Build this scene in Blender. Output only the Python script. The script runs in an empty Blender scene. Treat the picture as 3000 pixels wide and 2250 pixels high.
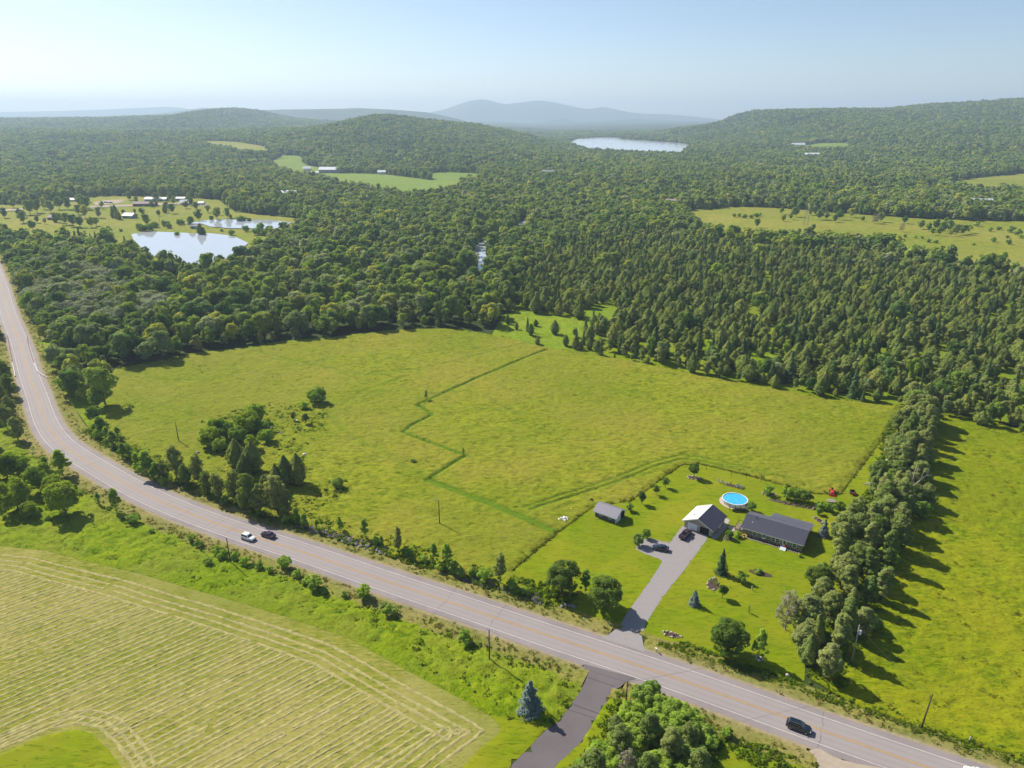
import bpy, bmesh, math, random
import numpy as np
from mathutils import Vector, Matrix, Euler

# ------------------------------------------------------------------ camera, sky, sun, exposure
SC = bpy.context.scene
COL = SC.collection
CAM_H = 112.0
FPX, CX, CY, HOR = 2080.0, 1500.0, 1125.0, 338.0      # the lens in pixels of the 3000 x 2250 photograph
PITCH = math.atan((CY - HOR) / FPX)
cam_data = bpy.data.cameras.new('camera')
cam_data.sensor_width = 36.0
cam_data.lens = 36.0 * FPX / 3000.0
cam_data.clip_start = 1.0
cam_data.clip_end = 60000.0
cam = bpy.data.objects.new('camera', cam_data)
cam.location = (0, 0, CAM_H)
cam.rotation_euler = (math.pi / 2 - PITCH, 0, 0)
COL.objects.link(cam)
SC.camera = cam

SUN_ELEV = math.radians(41.0)
SUN_AZ = math.radians(138.0)          # direction towards the sun, counter-clockwise from +X: ahead and to the left
world = bpy.data.worlds.new('World')
SC.world = world
world.use_nodes = True
wn = world.node_tree.nodes
wl = world.node_tree.links
bg = wn['Background']
sky = wn.new('ShaderNodeTexSky')
sky.sky_type = 'NISHITA'
sky.sun_disc = False
sky.sun_elevation = SUN_ELEV
sky.sun_rotation = math.pi / 2 - SUN_AZ
sky.altitude = 200.0
sky.air_density = 0.75
sky.dust_density = 0.65
sky.ozone_density = 1.2
wl.new(sky.outputs[0], bg.inputs[0])
bg.inputs[1].default_value = 0.088
sun_data = bpy.data.lights.new('sun', 'SUN')
sun_data.energy = 5.0
sun_data.angle = math.radians(0.53)
sun_data.color = (1.0, 0.93, 0.82)
sun = bpy.data.objects.new('sun', sun_data)
sdir = Vector((math.cos(SUN_AZ) * math.cos(SUN_ELEV), math.sin(SUN_AZ) * math.cos(SUN_ELEV), math.sin(SUN_ELEV)))
sun.rotation_euler = (-sdir).to_track_quat('-Z', 'Y').to_euler()
sun.location = (0, 0, 300)
COL.objects.link(sun)
SC.view_settings.view_transform = 'Standard'
SC.view_settings.look = 'None'
SC.view_settings.gamma = 1.0
SC.view_settings.exposure = 0.62
SC.cycles.max_bounces = 5
SC.cycles.diffuse_bounces = 3
SC.cycles.glossy_bounces = 3
SC.cycles.transmission_bounces = 3
SC.cycles.volume_bounces = 0
SC.cycles.use_adaptive_sampling = True
SC.cycles.adaptive_threshold = 0.02
SC.cycles.transparent_max_bounces = 4

RNG = np.random.default_rng(7)
random.seed(7)
S_, C_ = math.sin(PITCH), math.cos(PITCH)

# ------------------------------------------------------------------ terrain
def sst(t):
    t = np.clip(t, 0, 1)
    return t * t * (3 - 2 * t)

def ridge_table(dist, pts, trees=12.0):
    """crest points seen at a known distance -> ground x, ground height of the crest"""
    xs, zs = [], []
    for px, py in pts:
        zc = dist * C_ + CAM_H * S_
        xs.append((px - CX) / FPX * zc)
        zs.append(CAM_H + (HOR - py) / FPX * zc / C_ - trees)
    return np.array(xs), np.array(zs)

R_X, R_Z = ridge_table(3800, [(1940, 384), (2000, 370), (2136, 352), (2181, 331), (2212, 323), (2452, 321), (2588, 320), (2723, 306), (3000, 294), (3300, 280)])
M_X, M_Z = ridge_table(3000, [(700, 374), (900, 368), (1000, 359), (1045, 347), (1113, 335), (1149, 333), (1203, 339), (1271, 347), (1407, 361), (1542, 388), (1660, 414)])
L_X, L_Z = ridge_table(4900, [(-300, 352), (0, 345), (300, 342), (452, 338), (588, 337), (642, 328), (696, 318), (741, 322), (791, 333), (859, 345), (1000, 352), (1200, 372)])

def terrain(x, y):
    x = np.asarray(x, float); y = np.asarray(y, float)
    z = np.interp(x, R_X, R_Z) * sst((y - 1350) / 2450.0) * sst((x - 420) / 420.0) * (1 - 0.85 * sst((y - 3850) / 900.0))
    z = np.maximum(z, np.interp(x, M_X, M_Z, right=0.0) * sst((y - 1500) / 1500.0) * (1 - sst((y - 3000) / 1100.0) * 0.75))
    z = np.maximum(z, np.interp(x, L_X, L_Z, right=0.0) * sst((y - 2500) / 2400.0) * (1 - 0.8 * sst((y - 4950) / 900.0)))
    far = sst((y - 500) / 1500.0)
    z = z + far * 3.0 * np.sin(x * 0.006 + 1.3) * np.sin(y * 0.0045)
    return z

def ray(px, py):
    dx = (px - CX) / FPX; dy = -(py - CY) / FPX
    return dx, C_ + dy * S_, -S_ + dy * C_

def at(px, py, z=None):
    """ground point (x, y) under a picture point; z picks a level plane instead of the terrain"""
    d = ray(px, py)
    if z is not None:
        t = (z - CAM_H) / d[2]
        return np.array((d[0] * t, d[1] * t))
    t = 60.0
    hit = None
    while t < 9000:
        p = (d[0] * t, d[1] * t, CAM_H + d[2] * t)
        if p[2] <= float(terrain(p[0], p[1])):
            hit = t
            break
        t *= 1.01
    if hit is None:
        hit = 9000
    lo, hi = hit / 1.01, hit
    for _ in range(22):
        m = (lo + hi) / 2
        if CAM_H + d[2] * m <= float(terrain(d[0] * m, d[1] * m)): hi = m
        else: lo = m
    return np.array((d[0] * hi, d[1] * hi))

def poly(pts, z=None):
    return np.array([at(a, b, z) for a, b in pts])

def inside(P, pol):
    x, y = P[:, 0], P[:, 1]
    r = np.zeros(len(P), bool)
    n = len(pol)
    for i in range(n):
        x1, y1 = pol[i]; x2, y2 = pol[(i + 1) % n]
        c = ((y1 > y) != (y2 > y))
        with np.errstate(divide='ignore', invalid='ignore'):
            r ^= c & (x < (x2 - x1) * (y - y1) / (y2 - y1 + 1e-12) + x1)
    return r

def seg_dist(P, line, closed=False):
    """distance and nearest point from P to a polyline"""
    best = np.full(len(P), 1e18); near = np.zeros_like(P)
    n = len(line)
    for i in range(n if closed else n - 1):
        a = line[i]; b = line[(i + 1) % n]
        ab = b - a
        t = np.clip(((P - a) @ ab) / (ab @ ab + 1e-12), 0, 1)
        q = a + t[:, None] * ab
        d = ((P - q) ** 2).sum(1)
        m = d < best
        best[m] = d[m]; near[m] = q[m]
    return np.sqrt(best), near

def vnoise(x, y, seed=0):
    """cheap smooth value noise, 0..1"""
    xi = np.floor(x).astype(np.int64); yi = np.floor(y).astype(np.int64)
    fx = x - xi; fy = y - yi
    fx = fx * fx * (3 - 2 * fx); fy = fy * fy * (3 - 2 * fy)
    def h(a, b):
        n = (a * 374761393 + b * 668265263 + seed * 982451653) & 0x7fffffff
        n = ((n ^ (n >> 13)) * 1274126177) & 0x7fffffff
        return ((n ^ (n >> 16)) & 0xffff) / 65535.0
    a = h(xi, yi); b = h(xi + 1, yi); c = h(xi, yi + 1); d = h(xi + 1, yi + 1)
    return (a * (1 - fx) + b * fx) * (1 - fy) + (c * (1 - fx) + d * fx) * fy

# ------------------------------------------------------------------ materials
MATS = {}
def nmat(name):
    m = bpy.data.materials.new(name)
    m.use_nodes = True
    MATS[name] = m
    return m, m.node_tree.nodes, m.node_tree.links, m.node_tree.nodes['Principled BSDF']

def c4(c):
    return (c[0], c[1], c[2], 1.0)

def plain(name, col, rough=0.6, metal=0.0, var=0.15, scale=3.0, spec=0.4, bump=0.0, coat=0.0):
    m, n, l, b = nmat(name)
    tc = n.new('ShaderNodeTexCoord')
    no = n.new('ShaderNodeTexNoise'); no.inputs['Scale'].default_value = scale; no.inputs['Detail'].default_value = 5
    l.new(tc.outputs['Object'], no.inputs['Vector'])
    mx = n.new('ShaderNodeMix'); mx.data_type = 'RGBA'
    mx.inputs[6].default_value = c4([v * (1 - var) for v in col]); mx.inputs[7].default_value = c4([min(1, v * (1 + var)) for v in col])
    l.new(no.outputs['Fac'], mx.inputs[0]); l.new(mx.outputs[2], b.inputs['Base Color'])
    b.inputs['Roughness'].default_value = rough; b.inputs['Metallic'].default_value = metal
    b.inputs['Specular IOR Level'].default_value = spec
    if coat: b.inputs['Coat Weight'].default_value = coat
    if bump:
        bp = n.new('ShaderNodeBump'); bp.inputs['Strength'].default_value = bump; bp.inputs['Distance'].default_value = 0.05
        l.new(no.outputs['Fac'], bp.inputs['Height']); l.new(bp.outputs[0], b.inputs['Normal'])
    return m

def noise(n, l, vec, scale, detail=4.0, rough=0.55):
    t = n.new('ShaderNodeTexNoise'); t.inputs['Scale'].default_value = scale
    t.inputs['Detail'].default_value = detail; t.inputs['Roughness'].default_value = rough
    l.new(vec, t.inputs['Vector'])
    return t.outputs['Fac']

def ramp(n, l, fac, stops):
    r = n.new('ShaderNodeValToRGB')
    e = r.color_ramp.elements
    e[0].position, e[0].color = stops[0][0], c4(stops[0][1])
    e[1].position, e[1].color = stops[-1][0], c4(stops[-1][1])
    for p, c in stops[1:-1]:
        k = e.new(p); k.color = c4(c)
    l.new(fac, r.inputs[0])
    return r.outputs[0]

def mixc(n, l, fac, a, b, mode='MIX'):
    mx = n.new('ShaderNodeMix'); mx.data_type = 'RGBA'; mx.blend_type = mode
    for sock, v in ((0, fac), (6, a), (7, b)):
        if hasattr(v, 'is_output'): l.new(v, mx.inputs[sock])
        elif sock == 0: mx.inputs[0].default_value = v
        else: mx.inputs[sock].default_value = c4(v)
    return mx.outputs[2]

def grass(name, dark, mid, light, dry=None, big=0.03, small=1.1, bump=0.5, bdist=0.25, stretch=None, attr=None, attr_col=None, dry_amt=0.5):
    """ground cover: clumps, broad patches, optional dry patches; an attribute may mix in short mown grass"""
    m, n, l, b = nmat(name)
    tc = n.new('ShaderNodeTexCoord'); vec = tc.outputs['Object']
    if stretch:
        mp = n.new('ShaderNodeMapping'); mp.inputs['Rotation'].default_value = (0, 0, stretch[0]); mp.inputs['Scale'].default_value = (stretch[1], 1, 1)
        l.new(vec, mp.inputs['Vector']); fv = mp.outputs[0]
    else:
        fv = vec
    f1 = noise(n, l, fv, small, 6, 0.65)
    f2 = noise(n, l, vec, big, 4, 0.6)
    f3 = noise(n, l, vec, small * 0.22, 4, 0.6)
    col = ramp(n, l, f1, [(0.36, dark), (0.5, mid), (0.64, light)])
    col = mixc(n, l, ramp(n, l, f3, [(0.42, (0, 0, 0)), (0.62, (0.5, 0.5, 0.5))]), col, light)
    if dry is not None:
        col = mixc(n, l, ramp(n, l, f2, [(0.42, (0, 0, 0)), (0.6, (dry_amt,) * 3)]), col, dry)
    f4 = noise(n, l, vec, big * 0.45, 3, 0.5)
    col = mixc(n, l, ramp(n, l, f4, [(0.44, (0, 0, 0)), (0.60, (0.42, 0.42, 0.42))]), col, [mid[0] * 0.72, mid[1] * 0.86, mid[2] * 0.7])
    f5 = noise(n, l, fv, small * 2.6, 3, 0.6)
    col = mixc(n, l, ramp(n, l, f5, [(0.34, (0.6, 0.6, 0.6)), (0.44, (0, 0, 0))]), col, [v * 0.55 for v in dark])
    if attr:
        a = n.new('ShaderNodeAttribute'); a.attribute_name = attr
        g = ramp(n, l, f1, [(0.3, [v * 0.75 for v in attr_col]), (0.7, attr_col)])
        col = mixc(n, l, a.outputs['Fac'], col, g)
    l.new(col, b.inputs['Base Color'])
    b.inputs['Roughness'].default_value = 0.95
    b.inputs['Specular IOR Level'].default_value = 0.05
    bp = n.new('ShaderNodeBump'); bp.inputs['Strength'].default_value = bump; bp.inputs['Distance'].default_value = bdist
    l.new(f1, bp.inputs['Height']); l.new(bp.outputs[0], b.inputs['Normal'])
    return m

def leafmat(name, shades, trans=0.48, tint=(1.35, 1.3, 0.5), nscale=0.35):
    """foliage: one of several shades for each plant, lighter and darker sprays within it, some light let through"""
    m, n, l, b = nmat(name)
    oi = n.new('ShaderNodeObjectInfo')
    tc = n.new('ShaderNodeTexCoord')
    k = len(shades)
    base = ramp(n, l, oi.outputs['Random'], [(i / (k - 1), s) for i, s in enumerate(shades)])
    f = noise(n, l, tc.outputs['Object'], nscale, 3)
    var = ramp(n, l, f, [(0.3, (0.72, 0.74, 0.72)), (0.7, (1.25, 1.22, 1.1))])
    col = mixc(n, l, 1.0, base, var, 'MULTIPLY')
    d = n.new('ShaderNodeBsdfDiffuse'); t = n.new('ShaderNodeBsdfTranslucent'); mx = n.new('ShaderNodeMixShader')
    l.new(col, d.inputs[0])
    l.new(mixc(n, l, 1.0, col, tint, 'MULTIPLY'), t.inputs[0])
    mx.inputs[0].default_value = trans
    l.new(d.outputs[0], mx.inputs[1]); l.new(t.outputs[0], mx.inputs[2])
    l.new(mx.outputs[0], n['Material Output'].inputs[0])
    n.remove(b)
    return m

# ------------------------------------------------------------------ mesh helpers
class MB:
    """collects shapes and links them as one mesh object"""
    def __init__(self):
        self.v = []; self.f = []; self.mi = []
        self.M = Matrix.Identity(4)
    def add(self, vs, fs, mi=0):
        o = len(self.v)
        self.v += [tuple(self.M @ Vector(p)) for p in vs]
        self.f += [tuple(i + o for i in f) for f in fs]
        self.mi += [mi] * len(fs)
        return self
    def box(self, x0, x1, y0, y1, z0, z1, mi=0, tx=0.0, ty=0.0):
        v = [(x0, y0, z0), (x1, y0, z0), (x1, y1, z0), (x0, y1, z0), (x0 + tx, y0 + ty, z1), (x1 - tx, y0 + ty, z1), (x1 - tx, y1 - ty, z1), (x0 + tx, y1 - ty, z1)]
        return self.add(v, [(3, 2, 1, 0), (4, 5, 6, 7), (0, 1, 5, 4), (1, 2, 6, 5), (2, 3, 7, 6), (3, 0, 4, 7)], mi)
    def prism(self, prof, y0, y1, mi=0, axis='y'):
        n = len(prof)
        if axis == 'y': v = [(a, y0, b) for a, b in prof] + [(a, y1, b) for a, b in prof]
        elif axis == 'x': v = [(y0, a, b) for a, b in prof] + [(y1, a, b) for a, b in prof]
        else: v = [(a, b, y0) for a, b in prof] + [(a, b, y1) for a, b in prof]
        f = [tuple(range(n)), tuple(range(2 * n - 1, n - 1, -1))] + [(i, i + n, (i + 1) % n + n, (i + 1) % n) for i in range(n)]
        return self.add(v, f, mi)
    def tube(self, p0, p1, r0, r1=None, n=8, mi=0, cap=True):
        r1 = r0 if r1 is None else r1
        p0 = Vector(p0); p1 = Vector(p1)
        d = (p1 - p0)
        if d.length < 1e-6: return self
        q = d.to_track_quat('Z', 'Y')
        v = []
        for p, r in ((p0, r0), (p1, r1)):
            for i in range(n):
                a = 2 * math.pi * i / n
                v.append(tuple(p + q @ Vector((r * math.cos(a), r * math.sin(a), 0))))
        f = [(i, (i + 1) % n, (i + 1) % n + n, i + n) for i in range(n)]
        if cap: f += [tuple(range(n - 1, -1, -1)), tuple(range(n, 2 * n))]
        return self.add(v, f, mi)
    def lathe(self, prof, n=24, c=(0, 0, 0), mi=0):
        v = []; f = []
        for r, z in prof:
            for i in range(n):
                a = 2 * math.pi * i / n
                v.append((c[0] + r * math.cos(a), c[1] + r * math.sin(a), c[2] + z))
        for j in range(len(prof) - 1):
            for i in range(n):
                f.append((j * n + i, j * n + (i + 1) % n, (j + 1) * n + (i + 1) % n, (j + 1) * n + i))
        return self.add(v, f, mi)
    def mesh(self, name, mats, smooth=False):
        me = bpy.data.meshes.new(name)
        me.from_pydata(self.v, [], self.f)
        for m in (mats if isinstance(mats, (list, tuple)) else [mats]):
            me.materials.append(MATS[m] if isinstance(m, str) else m)
        me.polygons.foreach_set('material_index', self.mi)
        if smooth: me.polygons.foreach_set('use_smooth', [True] * len(self.f))
        me.validate()
        me.update()
        return me
    def build(self, name, mats, parent=None, smooth=False):
        return link(name, self.mesh(name, mats, smooth), parent)

def link(name, data, parent=None):
    o = bpy.data.objects.new(name, data)
    COL.objects.link(o)
    if parent is not None: o.parent = parent
    return o

def tag(o, label=None, cat=None, group=None, kind=None):
    if label: o['label'] = label
    if cat: o['category'] = cat
    if group: o['group'] = group
    if kind: o['kind'] = kind
    return o

def thing(name, label, cat, loc=(0, 0, 0), rz=0.0, group=None, scale=None):
    o = bpy.data.objects.new(name, None)
    COL.objects.link(o)
    o.location = loc; o.rotation_euler = (0, 0, rz)
    if scale is not None: o.scale = scale
    o.empty_display_size = 0.5
    return tag(o, label, cat, group)

def fast_mesh(name, V, F, mat, smooth=False):
    """V (n,3), F (m,k) arrays with k = 3 or 4"""
    me = bpy.data.meshes.new(name)
    V = np.asarray(V, np.float32); F = np.asarray(F, np.int32)
    k = F.shape[1]
    me.vertices.add(len(V)); me.vertices.foreach_set('co', V.ravel())
    me.loops.add(F.size); me.loops.foreach_set('vertex_index', F.ravel())
    me.polygons.add(len(F)); me.polygons.foreach_set('loop_start', np.arange(0, F.size, k, dtype=np.int32))
    if smooth: me.polygons.foreach_set('use_smooth', np.ones(len(F), bool))
    me.materials.append(MATS[mat] if isinstance(mat, str) else mat)
    me.update(calc_edges=True)
    return me

def sheet(name, pol, z, mat, lift_terrain=False):
    """flat polygon following given corner points"""
    bm = bmesh.new()
    vs = [bm.verts.new((p[0], p[1], z + (float(terrain(p[0], p[1])) if lift_terrain else 0))) for p in pol]
    f = bm.faces.new(vs)
    f.normal_update()
    if f.normal.z < 0: f.normal_flip()
    bmesh.ops.triangulate(bm, faces=[f])
    me = bpy.data.meshes.new(name); bm.to_mesh(me); bm.free()
    me.materials.append(MATS[mat])
    return tag(link(name, me), kind='structure')

def relief(name, pol, step, hfn, mat, attr=None, z0=0.0, smooth=True):
    """ground cover as a real uneven surface inside a polygon"""
    lo = pol.min(0) - step; hi = pol.max(0) + step
    xs = np.arange(lo[0], hi[0], step); ys = np.arange(lo[1], hi[1], step)
    gx, gy = np.meshgrid(xs, ys)
    P = np.stack([gx.ravel(), gy.ravel()], 1)
    ins = inside(P, pol)
    nx, ny = len(xs), len(ys)
    idx = np.arange(nx * ny).reshape(ny, nx)
    q = np.stack([idx[:-1, :-1].ravel(), idx[:-1, 1:].ravel(), idx[1:, 1:].ravel(), idx[1:, :-1].ravel()], 1)
    q = q[ins[q].any(1)]
    used = np.unique(q)
    re = np.full(nx * ny, -1, np.int64); re[used] = np.arange(len(used))
    P2 = P[used].copy(); i2 = ins[used]
    out = np.where(~i2)[0]
    if len(out):
        _, nr = seg_dist(P2[out], pol, True)
        P2[out] = nr
    jit = (np.random.default_rng(3).random(P2.shape) - 0.5) * step * 0.5
    P2[i2] += jit[i2] * 0.8
    Q = P2[re[q]]
    def tri(a, b, c): return (Q[:, b, 0] - Q[:, a, 0]) * (Q[:, c, 1] - Q[:, a, 1]) - (Q[:, c, 0] - Q[:, a, 0]) * (Q[:, b, 1] - Q[:, a, 1])
    t1, t2 = tri(0, 1, 2), tri(0, 2, 3)
    q = q[(t1 > -1e-4) & (t2 > -1e-4) & (t1 + t2 > 1e-3)]
    z = hfn(P2) + z0
    z[out] = z0 + np.maximum(0.02, (z[out] - z0) * 0.5)
    V = np.column_stack([P2, z + terrain(P2[:, 0], P2[:, 1])])
    me = fast_mesh(name, V, re[q], mat, smooth=smooth)
    if attr:
        a = me.attributes.new(attr[0], 'FLOAT', 'POINT')
        a.data.foreach_set('value', attr[1](P2).astype(np.float32))
    return tag(link(name, me), kind='structure')

# ------------------------------------------------------------------ surface materials
grass('forest_floor', (0.025, 0.04, 0.012), (0.045, 0.065, 0.018), (0.07, 0.085, 0.025), big=0.01, small=0.35, bdist=0.4)
grass('meadow_grass', (0.075, 0.12, 0.004), (0.178, 0.21, 0.008), (0.262, 0.275, 0.018), dry=(0.265, 0.225, 0.035), big=0.022, small=0.9, bump=1.0, bdist=0.4,
      stretch=(0.6, 0.45), attr='mown', attr_col=(0.105, 0.20, 0.008), dry_amt=0.5)
grass('right_field_grass', (0.065, 0.115, 0.002), (0.16, 0.205, 0.003), (0.24, 0.265, 0.006), dry=(0.26, 0.25, 0.01), big=0.05, small=0.9, bump=1.0, bdist=0.4, stretch=(0.2, 0.5))
grass('lawn_grass', (0.10, 0.155, 0.002), (0.155, 0.21, 0.003), (0.21, 0.25, 0.006), dry=(0.25, 0.235, 0.014), big=0.07, small=0.8, bump=0.35, bdist=0.08, stretch=(0.75, 0.25), dry_amt=0.55)
grass('rough_grass', (0.07, 0.13, 0.002), (0.15, 0.22, 0.003), (0.24, 0.285, 0.010), dry=(0.21, 0.22, 0.03), big=0.05, small=0.8, bump=0.9, bdist=0.5)
grass('hay_stubble', (0.105, 0.14, 0.010), (0.185, 0.20, 0.02), (0.29, 0.27, 0.065), dry=(0.335, 0.29, 0.10), big=0.035, small=1.3, bump=0.5, bdist=0.12, stretch=(-math.radians(40.6), 0.25), dry_amt=0.6)
grass('verge_grass', (0.085, 0.11, 0.012), (0.17, 0.18, 0.022), (0.27, 0.25, 0.06), dry=(0.28, 0.22, 0.09), big=0.12, small=1.0, bump=0.7, bdist=0.25, attr='mown', attr_col=(0.36, 0.29, 0.19))
grass('far_field_grass', (0.13, 0.17, 0.015), (0.205, 0.225, 0.022), (0.265, 0.265, 0.04), dry=(0.30, 0.255, 0.06), big=0.008, small=0.12, bump=0.5, bdist=0.5)
grass('crop_field_grass', (0.14, 0.21, 0.03), (0.17, 0.24, 0.035), (0.205, 0.27, 0.05), big=0.01, small=0.15, bump=0.3, bdist=0.4)
grass('clearing_grass', (0.10, 0.17, 0.008), (0.17, 0.245, 0.012), (0.24, 0.29, 0.02), big=0.03, small=0.5, bump=0.6, bdist=0.4)
grass('far_canopy', (0.03, 0.05, 0.02), (0.055, 0.085, 0.03), (0.09, 0.12, 0.045), big=0.002, small=0.03, bump=1.0, bdist=14.0)
plain('gravel', (0.27, 0.25, 0.245), rough=0.95, var=0.22, scale=2.5, spec=0.1, bump=0.4)
plain('sand_gravel', (0.36, 0.30, 0.23), rough=0.95, var=0.2, scale=1.2, spec=0.1, bump=0.4)
plain('concrete', (0.38, 0.34, 0.31), rough=0.9, var=0.15, scale=1.5, spec=0.15)
plain('white_paint', (0.78, 0.77, 0.74), rough=0.6, var=0.08, scale=6)
plain('line_white', (0.46, 0.425, 0.40), rough=0.8, var=0.3, scale=0.9)
plain('line_yellow', (0.42, 0.25, 0.06), rough=0.8, var=0.25, scale=1.2)
plain('bark', (0.09, 0.07, 0.05), rough=0.95, var=0.3, scale=4)
plain('dead_wood', (0.42, 0.36, 0.31), rough=0.9, var=0.25, scale=2)
plain('pole_wood', (0.075, 0.055, 0.042), rough=0.9, var=0.3, scale=3)
plain('pole_wood_grey', (0.30, 0.27, 0.25), rough=0.9, var=0.2, scale=3)
plain('steel', (0.45, 0.46, 0.47), rough=0.4, metal=0.8, var=0.1)
plain('rust_steel', (0.30, 0.12, 0.07), rough=0.7, metal=0.3, var=0.3)
plain('black_rubber', (0.012, 0.012, 0.013), rough=0.8, var=0.2)
plain('cable_black', (0.03, 0.03, 0.032), rough=0.6, var=0.1)
plain('rock', (0.25, 0.21, 0.215), rough=0.95, var=0.3, scale=1.6, bump=0.5)
plain('rock_pale', (0.46, 0.40, 0.35), rough=0.95, var=0.25, scale=2.0, bump=0.5)
plain('mulch', (0.07, 0.045, 0.03), rough=1.0, var=0.4, scale=6)

def asphalt(name, base, track, stretch_dir=None):
    m, n, l, b = nmat(name)
    tc = n.new('ShaderNodeTexCoord'); v = tc.outputs['Object']
    f1 = noise(n, l, v, 0.12, 5); f2 = noise(n, l, v, 2.2, 6, 0.7)
    col = ramp(n, l, f1, [(0.35, [c * 0.88 for c in base]), (0.65, [c * 1.1 for c in base])])
    col = mixc(n, l, ramp(n, l, f2, [(0.3, (0, 0, 0)), (0.8, (0.5, 0.5, 0.5))]), col, track)
    a = n.new('ShaderNodeAttribute'); a.attribute_name = 'worn'
    col = mixc(n, l, a.outputs['Fac'], col, track)
    # tar seams across the road
    l.new(col, b.inputs['Base Color'])
    b.inputs['Roughness'].default_value = 0.85; b.inputs['Specular IOR Level'].default_value = 0.25
    return m
asphalt('asphalt', (0.225, 0.195, 0.19), (0.295, 0.262, 0.252))
asphalt('asphalt_side', (0.125, 0.108, 0.112), (0.15, 0.132, 0.134))
plain('tar', (0.05, 0.045, 0.045), rough=0.7, var=0.2)

def water(name, col, rough, bump):
    m, n, l, b = nmat(name)
    tc = n.new('ShaderNodeTexCoord')
    f = noise(n, l, tc.outputs['Object'], 0.5, 4)
    bp = n.new('ShaderNodeBump'); bp.inputs['Strength'].default_value = bump; bp.inputs['Distance'].default_value = 0.03
    l.new(f, bp.inputs['Height']); l.new(bp.outputs[0], b.inputs['Normal'])
    b.inputs['Base Color'].default_value = c4(col); b.inputs['Roughness'].default_value = rough
    b.inputs['IOR'].default_value = 1.333
    return m
water('pond_water', (0.40, 0.43, 0.47), 0.05, 0.1)
water('lake_water', (0.45, 0.48, 0.52), 0.1, 0.2)

leafmat('leaf_broad', [(0.112, 0.202, 0.056), (0.291, 0.403, 0.062), (0.168, 0.280, 0.078), (0.381, 0.470, 0.101), (0.134, 0.235, 0.073), (0.314, 0.381, 0.190), (0.123, 0.213, 0.062), (0.258, 0.370, 0.073), (0.470, 0.493, 0.112), (0.157, 0.258, 0.062), (0.403, 0.448, 0.269), (0.202, 0.314, 0.073)])
leafmat('leaf_mid', [(0.112, 0.188, 0.038), (0.158, 0.240, 0.045), (0.195, 0.270, 0.053), (0.135, 0.210, 0.053)])
leafmat('leaf_bright', [(0.211, 0.324, 0.032), (0.308, 0.406, 0.041), (0.251, 0.356, 0.049)])
leafmat('leaf_hedge', [(0.239, 0.302, 0.092), (0.330, 0.376, 0.137), (0.202, 0.284, 0.074), (0.367, 0.402, 0.164)])
leafmat('leaf_willow', [(0.42, 0.46, 0.32), (0.330, 0.380, 0.220), (0.297, 0.349, 0.194), (0.356, 0.386, 0.245), (0.253, 0.305, 0.156)], trans=0.3, tint=(1.1, 1.1, 0.8))
leafmat('leaf_cedar', [(0.202, 0.262, 0.067), (0.285, 0.332, 0.084), (0.166, 0.238, 0.072), (0.332, 0.356, 0.095)], trans=0.3)
leafmat('leaf_spruce', [(0.081, 0.142, 0.061), (0.121, 0.193, 0.073), (0.151, 0.213, 0.081)], trans=0.2)
leafmat('leaf_blue_spruce', [(0.190, 0.260, 0.250), (0.230, 0.290, 0.280)], trans=0.2, tint=(1, 1, 1))
leafmat('leaf_shrub', [(0.199, 0.327, 0.059), (0.279, 0.420, 0.066), (0.373, 0.513, 0.070), (0.256, 0.360, 0.116)])
leafmat('leaf_grey', [(0.264, 0.252, 0.168), (0.312, 0.288, 0.204)], trans=0.3, tint=(1, 1, 0.8))
leafmat('tuft_meadow', [(0.19, 0.225, 0.02), (0.25, 0.27, 0.035), (0.14, 0.19, 0.014), (0.27, 0.24, 0.05)], trans=0.55, tint=(1.15, 1.15, 0.8))
leafmat('tuft_rough', [(0.15, 0.25, 0.014), (0.22, 0.31, 0.02), (0.12, 0.21, 0.012), (0.27, 0.33, 0.03)], trans=0.55, tint=(1.15, 1.15, 0.7))
leafmat('tuft_dry', [(0.25, 0.235, 0.05), (0.33, 0.29, 0.10), (0.18, 0.21, 0.03)], trans=0.5, tint=(1, 1, 0.8))
leafmat('flower_violet', [(0.28, 0.20, 0.40), (0.36, 0.27, 0.48), (0.33, 0.28, 0.38)], trans=0.35, tint=(1, 1, 1))
leafmat('flower_mixed', [(0.55, 0.12, 0.05), (0.6, 0.45, 0.08), (0.6, 0.5, 0.5), (0.35, 0.1, 0.2)], trans=0.3, tint=(1, 1, 1))
leafmat('hay', [(0.42, 0.385, 0.17), (0.48, 0.43, 0.20)], trans=0.3, tint=(1, 1, 0.8), nscale=0.8)

# ------------------------------------------------------------------ the ground to the horizon
ang = np.concatenate([np.arange(-180, -60, 6.0), np.arange(-60, 60, 0.5), np.arange(60, 180, 6.0)])
rad = np.concatenate([[0.0], np.geomspace(20, 17000, 230)])
A, Rr = np.meshgrid(np.radians(ang), rad)
gx = Rr * np.sin(A); gy = Rr * np.cos(A)
gz = terrain(gx.ravel(), gy.ravel())
na, nr = len(ang), len(rad)
idx = np.arange(na * nr).reshape(nr, na)
nxt = np.roll(idx, -1, 1)
q = np.stack([idx[:-1].ravel(), nxt[:-1].ravel(), nxt[1:].ravel(), idx[1:].ravel()], 1)[:, ::-1]
gme = fast_mesh('ground', np.column_stack([gx.ravel(), gy.ravel(), gz]), q, 'forest_floor', smooth=True)
gme.validate()
tag(link('ground', gme), kind='structure')

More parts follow.
